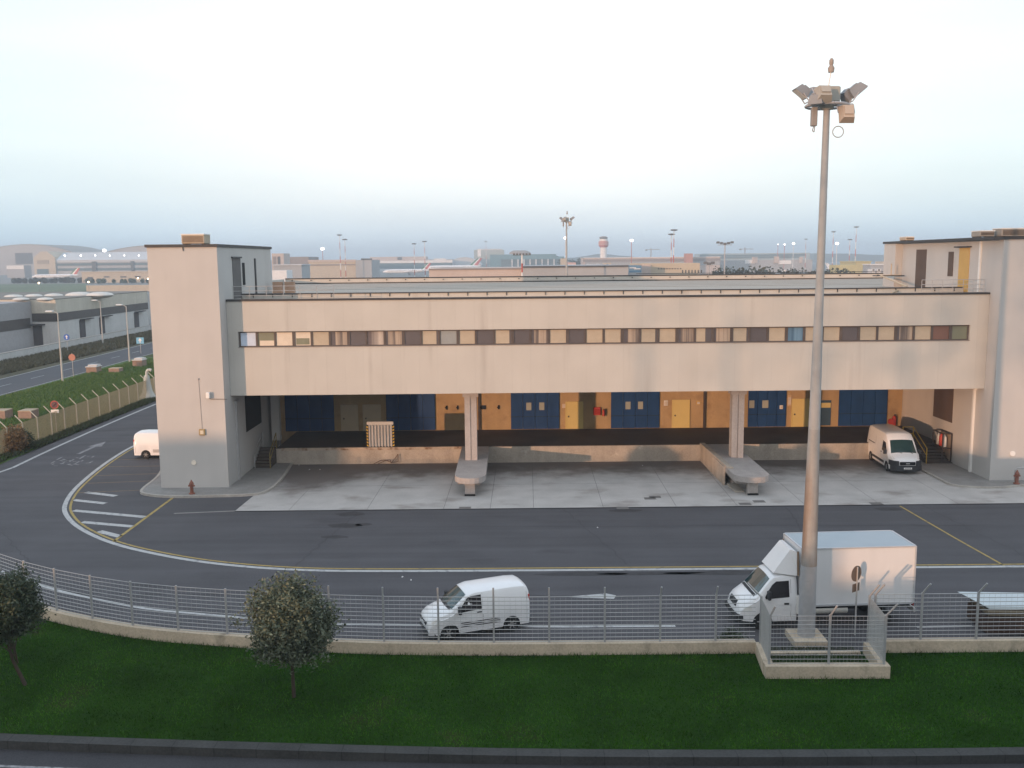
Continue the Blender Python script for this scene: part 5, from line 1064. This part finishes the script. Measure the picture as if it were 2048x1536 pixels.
# aircraft
PW = M('plane_white', (.74, .76, .78), .35, var=.02, coat=.3); PGR = M('fin_green', (.03, .16, .09), .4); PRD = M('fin_red', (.45, .07, .06), .4); PDK = M('plane_dark', (.05, .06, .075), .3)
def airliner(lb, x, y, Y, yaw, s=1.0, tri=True):
    X, Z = V(x, y, Y); t = thing('airliner', lb, 'aircraft', (X, Y, -.35), yaw)
    prof = [(-22, .3, 4.6), (-19, 1.0, 4.4), (-14, 1.65, 3.9), (-8, 1.8, 3.7), (14, 1.8, 3.7), (18, 1.6, 3.6), (20.5, 1.0, 3.35), (21.8, .35, 3.1)]
    m = MB(); n = 14; vs = []
    for (px, r, z) in prof:
        for k in range(n): a = 2 * math.pi * k / n; vs.append((px * s, r * s * math.cos(a), (z + r * math.sin(a)) * s))
    m.add(vs, [(i * n + k, i * n + (k + 1) % n, (i + 1) * n + (k + 1) % n, (i + 1) * n + k) for i in range(len(prof) - 1) for k in range(n)] + [tuple(range(n))[::-1], tuple(range((len(prof) - 1) * n, len(prof) * n))])
    m.build('fuselage', PW, t, smooth=50)
    MB().box(-12 * s, 17 * s, -1.815 * s, 1.815 * s, 3.95 * s, 4.25 * s).build('window_line', PDK, t)
    for sg, nm in ((1, 'wing'), (-1, 'wing')):
        MB().add([(2 * s, sg * 1.5 * s, 2.7 * s), (-4 * s, sg * 1.5 * s, 2.7 * s), (-9 * s, sg * 16 * s, 3.6 * s), (-7 * s, sg * 16 * s, 3.6 * s), (2 * s, sg * 1.5 * s, 3.1 * s), (-4 * s, sg * 1.5 * s, 3.1 * s), (-9 * s, sg * 16 * s, 3.75 * s), (-7 * s, sg * 16 * s, 3.75 * s)], [(0, 1, 2, 3), (7, 6, 5, 4), (0, 4, 5, 1), (1, 5, 6, 2), (2, 6, 7, 3), (3, 7, 4, 0)]).build(nm, PW, t)
        MB().cyl((-16 * s, sg * 2.7 * s, 4.3 * s), (-10.5 * s, sg * 2.7 * s, 4.3 * s), .75 * s, .95 * s, n=12).build('engine', PW, t, smooth=50)
        MB().add([(-20.5 * s, sg * .2 * s, 10.9 * s), (-23.5 * s, sg * .2 * s, 10.9 * s), (-25 * s, sg * 5.6 * s, 11.1 * s), (-23 * s, sg * 5.6 * s, 11.1 * s), (-20.5 * s, sg * .2 * s, 11.15 * s), (-23.5 * s, sg * .2 * s, 11.15 * s), (-25 * s, sg * 5.6 * s, 11.2 * s), (-23 * s, sg * 5.6 * s, 11.2 * s)], [(0, 1, 2, 3), (7, 6, 5, 4), (0, 4, 5, 1), (1, 5, 6, 2), (2, 6, 7, 3), (3, 7, 4, 0)]).build('tailplane', PW, t)
    f = [(-13.5, 5.2), (-19.8, 5.0), (-24, 11), (-20.2, 11)]
    def cut(u0, u1): return [tuple(f[0][i] + (f[1][i] - f[0][i]) * u for i in (0, 1)) for u in (u0, u1)] + [tuple(f[3][i] + (f[2][i] - f[3][i]) * u for i in (0, 1)) for u in (u1, u0)]
    for (u0, u1, mt, nm) in (((0, .3, PGR, 'fin'), (.3, .55, PW, 'fin_stripe'), (.55, 1, PRD, 'fin_panel')) if tri else ((0, 1, PW, 'fin'),)):
        MB().prismY([(a * s, b * s) for a, b in cut(u0, u1)], -.16 * s, .16 * s).build(nm, mt, t)
    m = MB().cyl((15 * s, 0, 0), (15 * s, 0, 2.2 * s), .2 * s); 
    for sg in (1, -1): m.cyl((-3 * s, sg * 2.6 * s, 0), (-3 * s, sg * 2.6 * s, 2.6 * s), .25 * s).cyl((-3 * s, sg * 2.3 * s, .5 * s), (-3 * s, sg * 2.9 * s, .5 * s), .5 * s)
    m.build('landing_gear', PDK, t); return t
airliner('white airliner with T tail parked before the hangars', 110, 548, 850, math.pi * .985, 1.0)
airliner('white airliner with nose behind the terminal glass, left of the pink wall', 812, 540, 950, math.pi * .97, 1.1)
airliner('long white airliner with tricolour fin above the pink wall', 905, 536, 1150, math.pi, 1.55)
airliner('white airliner tail above the grey wall left of its mast', 1085, 535, 950, math.pi, 1.1); airliner('white airliner before the pier terminal', 1690, 520, 880, 0, .8, False); airliner('white airliner far right among the dark trees', 1545, 525, 620, math.pi * .62, .6, False)
# terminals from left to right
far('pale portal building beside the left tower', 543, 567, 507, 700, FP, 20, (('opening', 546, 553, 513, 530, FBR, .3), ('opening', 555, 561, 513, 530, FD, .3)))
far('brown flat block behind the portal building', 566, 617, 514, 760, FBR, 40); far('grey low shed with pale roof left of the sunlit terminal', 547, 603, 531, 480, FG, 20, roof=FSIL, name='airport_shed')
far('sunlit beige terminal with flat cornice', 617, 711, 521, 640, FB, 40, (('cornice', 616, 712, 520, 523, FP, .6), ('band', 617, 711, 529, 530.5, FBR, .3)))
far('plain grey cube beside the sunlit terminal', 711, 743, 520, 636, FG, 40, (('parapet', 722, 744, 517, 520, FD, .2),))
far('long terminal with teal glass front', 742, 905, 522, 1300, FSIL, 40, (('glass_front', 742, 905, 527, 536, FGL, .4), ('fascia', 742, 905, 522, 525, FW, .5)))
far('beige upper storey behind the teal glass terminal', 740, 852, 514, 1380, FP, 30, (('core', 795, 804, 514, 520, FD, .4),))
far('cluttered grey service block with pale plant on top', 850, 905, 519, 1350, FG, 30, (('plant', 868, 892, 517, 522, FW, .4), ('opening', 888, 903, 521, 524, FD, .4)))
arch_hangar('small silver domed hall before the green terminal', 895, 962, 530, 515, 1330, 60, FSIL, FSIL); far('white tent like roof beside the left tower', 544, 573, 541, 450, FW, 12, name='airport_shed')
far('green roofed block stepped above the teal terminal', 948, 1008, 500, 1420, fm('far_green', (.30, .35, .34)), 60, (('plant', 955, 962, 498, 513, FW, .5), ('roof_rail', 958, 1004, 498, 500, FSIL, .4)))
tt = far('large teal terminal with white columns', 980, 1112, 510, 1250, FT, 80, (('glass_front', 1002, 1124, 517, 532, FGL, .6),), roof=FT)
P('eave', MB().add([(V(1105, 508, 1249)[0], 1249, V(1105, 508, 1249)[1]), (V(1128, 517, 1249)[0], 1249, V(1128, 517, 1249)[1]), (V(1128, 517, 1249)[0], 1330, V(1128, 517, 1249)[1]), (V(1105, 508, 1249)[0], 1330, V(1105, 508, 1249)[1])], [(0, 1, 2, 3)]).box(V(1000, 514, 1248)[0], V(1128, 514, 1248)[0], 1246, 1249.3, V(1000, 519, 1248)[1], V(1000, 514, 1248)[1]), FT, tt)
for k in range(9): X, Z = V(1024 + k * 12, 518, 1248); P('column', MB().box(X - .7, X + .7, 1246.5, 1247.5, -.3, Z), FW, tt)
X, Z = V(1040, 508, 1270); P('roof_lattice', MB().lathe([(15, 0), (14, 2.5), (10, 4.5), (6, 5)], (X, 1280, Z), n=18), fm('lattice_brown', (.26, .22, .19)), tt)
far('pink rendered warehouse wall beyond the roof', 858, 1046, 538, 190, FP, 40, (('coping', 858, 1046, 537.4, 538.6, FBR, .15),), name='warehouse'); far('grey warehouse wall right of the pink one', 1046, 1257, 533, 186, FG, 40, (('coping', 1046, 1257, 532.4, 533.8, FD, .15),), name='warehouse')
# control tower
ct = thing('control_tower', 'pale airport control tower with a flared red and white head', 'control tower', (V(1207, 520, 1100)[0], 1100, -.35))
ctx = ct.location.x; zz = lambda y: V(1207, y, 1100)[1]
P('stem', MB().lathe([(4.2, -.3), (3.9, zz(494))], (ctx, 1100, 0), n=14), FW, ct, smooth=40)
P('flare', MB().lathe([(3.9, zz(495)), (5.6, zz(492)), (5.8, zz(489))], (ctx, 1100, 0), n=14), fm('tower_red', (.42, .13, .10)), ct); P('gallery', MB().lathe([(5.8, zz(489) + .01), (6.0, zz(485)), (5.0, zz(482))], (ctx, 1100, 0), n=14), fm('tower_pinkish', (.42, .20, .17)), ct)
P('cabin', MB().lathe([(4.6, zz(482) + .02), (5.0, zz(478))], (ctx, 1100, 0), n=14), FW, ct); P('glass', MB().lathe([(4.3, zz(478) + .01), (4.9, zz(475))], (ctx, 1100, 0), n=14), FD, ct); P('roof', MB().lathe([(5.1, zz(475) + .02), (3.4, zz(473)), (.4, zz(472.2))], (ctx, 1100, 0), n=14), FBR, ct)
P('catwalk', MB().lathe([(6.6, zz(489)), (6.6, zz(488.4))], (ctx, 1100, 0), n=14), FW, ct)
# pier terminal, beige block, lorry, right side
pt = far('long pale pier terminal under a flat overhanging roof', 1168, 1440, 516.5, 850, FP, 40, (('soffit_band', 1166, 1440, 519, 521, FBR, 1.0), ('glass_band', 1170, 1440, 522, 530, FG, .3)), roof=FW)
far('little red brick block standing on the pier roof', 1372, 1386, 507, 830, fm('far_red', (.42, .21, .16)), 10, name='roof_block', cat='roof block')
far('small cream gabled kiosk left of the second lamp mast', 1122, 1133, 517, 700, FB, 10, name='kiosk'); far('pale pink cabins right of the second lamp mast', 1136, 1152, 525, 650, fm('far_rose', (.52, .36, .33)), 10, (('window_band', 1136, 1152, 529, 531, FW, .3),), name='kiosk'); far('twin cream blocks before the pier terminal', 1208, 1222, 526, 560, FB, 10, (('opening', 1213, 1216, 528, 533, FD, .3),), name='kiosk')
far('pale sheds row before the pier terminal', 1175, 1200, 528, 600, FSIL, 10, name='airport_shed')
bb = far('beige office block with rows of small windows', 1283, 1400, 527, 260, FB, 25, [('window', 1316 + k * 5.5, 1318.4 + k * 5.5, 536, 538.5, FD, .1) for k in range(9)] + [('window', 1364 + k * 6.3, 1366.2 + k * 6.3, 540, 546.5, FD, .1) for k in range(7)] + [('stair_block', 1283, 1301, 529, 552, FP, .6)], name='office_block')
far('blue panelled container box with white swirl', 1257, 1283, 531, 250, fm('far_blue', (.12, .22, .32)), 8, (('white_mark', 1259, 1272, 535, 536.4, FW, .1), ('white_mark', 1268, 1281, 537, 538.4, FW, .1), ('lower_panel', 1258, 1283, 545, 552, FG, .2)), name='container', cat='container')
far('hazy roofs of a long flat terminal at the horizon', 1400, 1620, 507.5, 1300, fm('far_bluegrey', (.30, .36, .37)), 40, (('window_band', 1400, 1610, 510, 511.5, FGL, .5), ('window_band', 1420, 1600, 514, 515.5, FGL, .5)))
far('pale pier with gate houses behind the dark trees', 1420, 1625, 521, 900, FG, 30, (('gate_house', 1424, 1440, 516, 526, FP, 2), ('fascia', 1490, 1510, 520, 527, FW, 1), ('gate_house', 1504, 1514, 514, 526, FP, 2), ('gate_house', 1548, 1557, 513, 526, FP, 2), ('fascia', 1557, 1582, 521, 528, FW, 1), ('gate_house', 1598, 1604, 514, 526, FP, 2)))
far('yellow roofed hangar shed left of the right stair tower', 1712, 1742, 524, 620, FY, 30, roof=FY, name='airport_shed'); far('long yellow canopy behind the dark trees at right', 1672, 1714, 530, 560, FY, 12, name='airport_shed'); far('small cream shed touching the right stair tower', 1765, 1790, 523, 600, FB, 12, name='airport_shed'); far('grey sheds between the yellow roof and the tower', 1742, 1778, 530, 520, FG, 12, roof=FW, name='airport_shed')
for k, (x, y) in enumerate(((1748, 540), (1759, 540))): far('white van at the far right roof end, right of its twin' if k else 'white van at the far right roof end, left of its twin', x - 4, x + 3, y - 2, 330, FW, 4, (('windscreen', x - 3, x + 1, y - 1.4, y + 1.5, FD, .1),), cat='van', name='parked_van')
# rail lines behind the hall roof
P('guard_rail', MB().box(14, 46, 104, 104.1, V(1600, 548.5, 104)[1] - .04, V(1600, 548.5, 104)[1] + .04).box(14, 46, 104, 104.1, V(1600, 544.5, 104)[1] - .03, V(1600, 544.5, 104)[1] + .03), COP)
# treeline and hills at the horizon
def ridge(name, x0, x1, Y, ys, mat, dep, seed):
    r = random.Random(seed); X0 = V(x0, 515, Y)[0]; X1 = V(x1, 515, Y)[0]; n = 120; m = MB(); top = []
    for k in range(n + 1):
        u = k / n; x = x0 + (x1 - x0) * u; y = np.interp(x, [p[0] for p in ys], [p[1] for p in ys]) + r.uniform(-.9, .9); top.append((X0 + (X1 - X0) * u, V(x, y, Y)[1]))
    m.prismY([(X0, -1)] + top + [(X1, -1)], Y, Y + dep); return tag(m.build(name, mat), kind='structure')
ridge('distant_woods', -200, 2300, 2450, [(-200, 520), (600, 521), (900, 521), (1120, 517), (1150, 515), (1180, 512), (1190, 509), (1225, 509), (1260, 513), (1290, 516), (1500, 512), (1640, 506.5), (1700, 507.5), (1740, 510), (1790, 511), (2300, 508)], M('distant_wood_green', (.06, .075, .055), 1, var=.2, sc=.01), 80, 5)
# striped masts, floodlight masts, cranes
MR = M('mast_red', (.42, .10, .08), .6); MW_ = M('mast_white', (.66, .66, .65), .6); MH = M('mast_head_dark', (.14, .15, .16), .6)
def striped(x, yt, Y, lb, r=.35, head=1.8):
    X, Zt = V(x, yt, Y); t = thing('striped_mast', lb, 'mast', (X, Y, -.35), 0, 'striped apron masts'); H = Zt + .35; n = 7
    for k in range(n): MB().cyl((0, 0, H * k / n), (0, 0, H * (k + 1) / n), r * (1 - .08 * k), r * (1 - .08 * (k + 1)), n=6).build('band', MR if k % 2 else MW_, t)
    MB().lathe([(head * .5, H - .1), (head, H + .2), (head, H + .6), (head * .3, H + .8)], n=10).build('head_frame', MH, t)
for x, yt, Y, lb in ((679, 471, 620, 'striped mast above the sunlit terminal, the taller of its pair'), (689.5, 480, 640, 'striped mast above the sunlit terminal, the shorter of its pair'), (828, 488.5, 700, 'striped mast rising left of the service block, the shorter of two'), (849, 484, 690, 'striped mast rising left of the service block, the taller of two'), (972, 483.5, 1100, 'faint striped mast over the green roofed block'), (1343, 470, 480, 'striped mast standing behind the beige office block, left of two'), (1348, 461.5, 470, 'tallest striped mast behind the beige office block'), (1713, 455, 640, 'tallest striped mast left of the right stair tower'), (1700, 480, 700, 'short striped mast beside the tallest one near the right tower'), (1667, 464.5, 720, 'striped mast just right of the big lamp mast'), (1612, 479, 900, 'faint striped mast just left of the big lamp mast')):
    striped(x, yt, Y, lb)
def near_striped(x, yt, Y, lb):
    X, Zt = V(x, yt, Y); t = thing('striped_pole', lb, 'pole', (X, Y, -.35)); H = Zt + .35; MB().cyl((0, 0, 0), (0, 0, H * .4), .16, n=6).build('pole', MW_, t); m = MB()
    for k in range(6): MB().cyl((0, 0, H * (.4 + .1 * k)), (0, 0, H * (.5 + .1 * k)), .15, n=6).build('band', MW_ if k % 2 else MR, t)
    for k in range(6): m.box(-1.6 + k * .55, -1.2 + k * .55, -.2, .2, H - .1, H + .22)
    m.box(-1.6, 1.6, -.04, .04, H - .16, H - .08).build('lamp_row', MH, t)
near_striped(1044, 509, 165, 'slim striped pole with a lamp row where pink and grey walls meet')
def cluster(x, yt, Y, lb, w=3.6, n=5):
    X, Zt = V(x, yt, Y); t = thing('floodlight_mast', lb, 'lamp mast', (X, Y, -.35)); H = Zt + .35
    MB().cyl((0, 0, 0), (0, 0, H), .22, .14, n=7).build('pole', GALV, t); m = MB()
    for k in range(n): q = -w / 2 + w * k / (n - 1); m.box(q - .38, q + .38, -.25, .25, H - .1 + .18 * abs(k - n // 2), H + .45 + .18 * abs(k - n // 2), b=.05)
    m.build('floodlights', MH, t); MB().cyl((-w / 2, 0, H - .1), (w / 2, 0, H - .1), .07, n=5).build('crossarm', GALV, t)
cluster(1450, 489, 240, 'floodlight mast with five lamps above the dark trees'); cluster(1418, 529, 200, 'low twin lamp post before the beige block', 1.6, 3)
def lit_mast(x, yt, Y, lb, r, red=True):
    X, Zt = V(x, yt, Y); t = thing('lit_mast', lb, 'lamp mast', (X, Y, -.35), 0, 'lit apron masts'); H = Zt + .35
    MB().cyl((0, 0, 0), (0, 0, H), .3, .2, n=6).build('pole', MW_ if not red else MR, t); MB().ball((0, -.3, H), r, n=6, sq=(1.3, .6, .9)).build('lamp', LIT, t); MB().box(-r, r, -.1, .2, H - .2, H + .3).build('bracket', MH, t)
for x, yt, Y, lb, r, rd in ((209, 501, 1250, 'brightest lit lamp mast over the hangar roofs at left', 2.2, False), (645, 497.5, 800, 'lit lamp glowing above the brown block at left', 1.3, True), (1131, 476, 800, 'lit mast just left of the second lamp mast', 1.2, False), (1263, 481, 720, 'lit red mast right of the control tower', 1.1, True), (1587, 487, 860, 'pair of lit poles over the pier, left of the big mast', 1.0, False), (1674, 487, 760, 'lit white mast just right of the big lamp mast', 1.1, False), (1569, 489, 900, 'small lit red mast over the pier', .7, True), (1556, 488.5, 950, 'thin unlit looking mast over the pier', .4, True)): lit_mast(x, yt, Y, lb, r, rd)
def crane(x, yt, Y, lb):
    X, Zt = V(x, yt, Y); t = thing('tower_crane', lb, 'crane', (X, Y, -.35)); H = Zt + .35
    MB().box(-.7, .7, -.7, .7, 0, H + 2).build('mast', FBR, t); MB().box(-9, 14, -.5, .5, H - .5, H + .4).build('jib', FBR, t); MB().box(-9, -6, -.8, .8, H - 1.8, H - .5).build('counterweight', FD, t)
crane(1302, 499, 1500, 'distant tower crane right of the control tower'); crane(1490, 498, 1500, 'distant tower crane right of the five lamp mast')
for k, (x, y, Y) in enumerate(((78, 566, 420), (177, 564, 430), (276, 556.5, 500), (296, 557.5, 500))):
    X, Z = V(x, y, Y); t = thing('low_lamp', ('lit ground lamp on the green field below the airliner', 'lit ground lamp at the end of the shrubs', 'lit lamp under the right opening of the low beige block', 'lit lamp against the left stair tower edge')[k], 'lamp', (X, Y, -.35)); MB().cyl((0, 0, 0), (0, 0, Z + .35), .08, n=5).build('post', MH, t); MB().ball((0, -.1, Z + .35), .42, n=6).build('lamp', LITW, t)
# ---------------------------------------------------------------- the office behind the camera, with an added wall and trees shaping the sun
of = thing('office_building', 'office block the view is taken from', 'building', (11, -8, 0)); P('wall', MB().box(-7.5, 34, -14, -.9, -.3, 17.5), M('office_white', (.62, .60, .57), .8), of); P('parapet', MB().box(-7.6, 34.1, -14.1, -.8, 17.503, 17.8), COP, of)
for z in (2, 6, 10, 14.2): P('window_band', MB().box(-6, 33, -.895, -.85, z - .6, z + 1.0), WBAND, of)
rh = thing('added_sun_blocker', 'added stepped sun blocker out of view behind the office block', 'wall', (-60, -45.3, 0))  # added wall, stepped to shape the shadow line and let sun reach the truck
for (xa, xb, h) in ((-150, -106, 8.3), (-106, -100.8, 11.6), (-100.8, -61, 8.65), (-61, -51.7, 9.9), (-51.7, -47.6, 8.3), (-47.6, -12, 10.4)): P('blocker_step', MB().box(xa + .01, xb, -45.6, -45, -.3, h), DEP, rh)
P('coping', MB().box(-106, -100.81, -45.7, -44.9, 11.602, 11.7), FROOF, rh)
# unseen row of thin-leaved trees, added to dim the right part of the warehouse
for k, (x, n_) in enumerate(((-77, 20), (-71.5, 34), (-65.5, 60), (-60, 95), (-54.5, 120), (-49, 125), (-43.5, 120))):
    t = thing('tree', 'added thin leaved shade tree out of view behind the office block', 'tree', (x, -47.5, -.3), 0, 'added shade trees behind the office block')
    MB().cyl((0, 0, 0), (0, 0, 24), .3, .06, n=8).build('trunk', BARK, t); crown('crown', t, (0, 0, 20.5), 3.6, 3.0, 6.6, n_ * 6, 2, .2, L2, 40 + k, low=-.98)
# ---------------------------------------------------------------- haze
hm = bpy.data.materials.new('haze'); hm.use_nodes = True; n_, l_ = hm.node_tree.nodes, hm.node_tree.links; n_.clear()
ho = n_.new('ShaderNodeOutputMaterial'); hv = n_.new('ShaderNodeVolumePrincipled'); hv.inputs['Color'].default_value = (.68, .85, 1, 1); hv.inputs['Density'].default_value = HAZE; hv.inputs['Anisotropy'].default_value = .0
l_.new(hv.outputs[0], ho.inputs['Volume'])
if HAZE > 0: tag(MB().box(-2900, 2900, -115, 2700, -1.5, 48).build('haze', hm), 'thin pale haze over the airfield', kind='stuff')
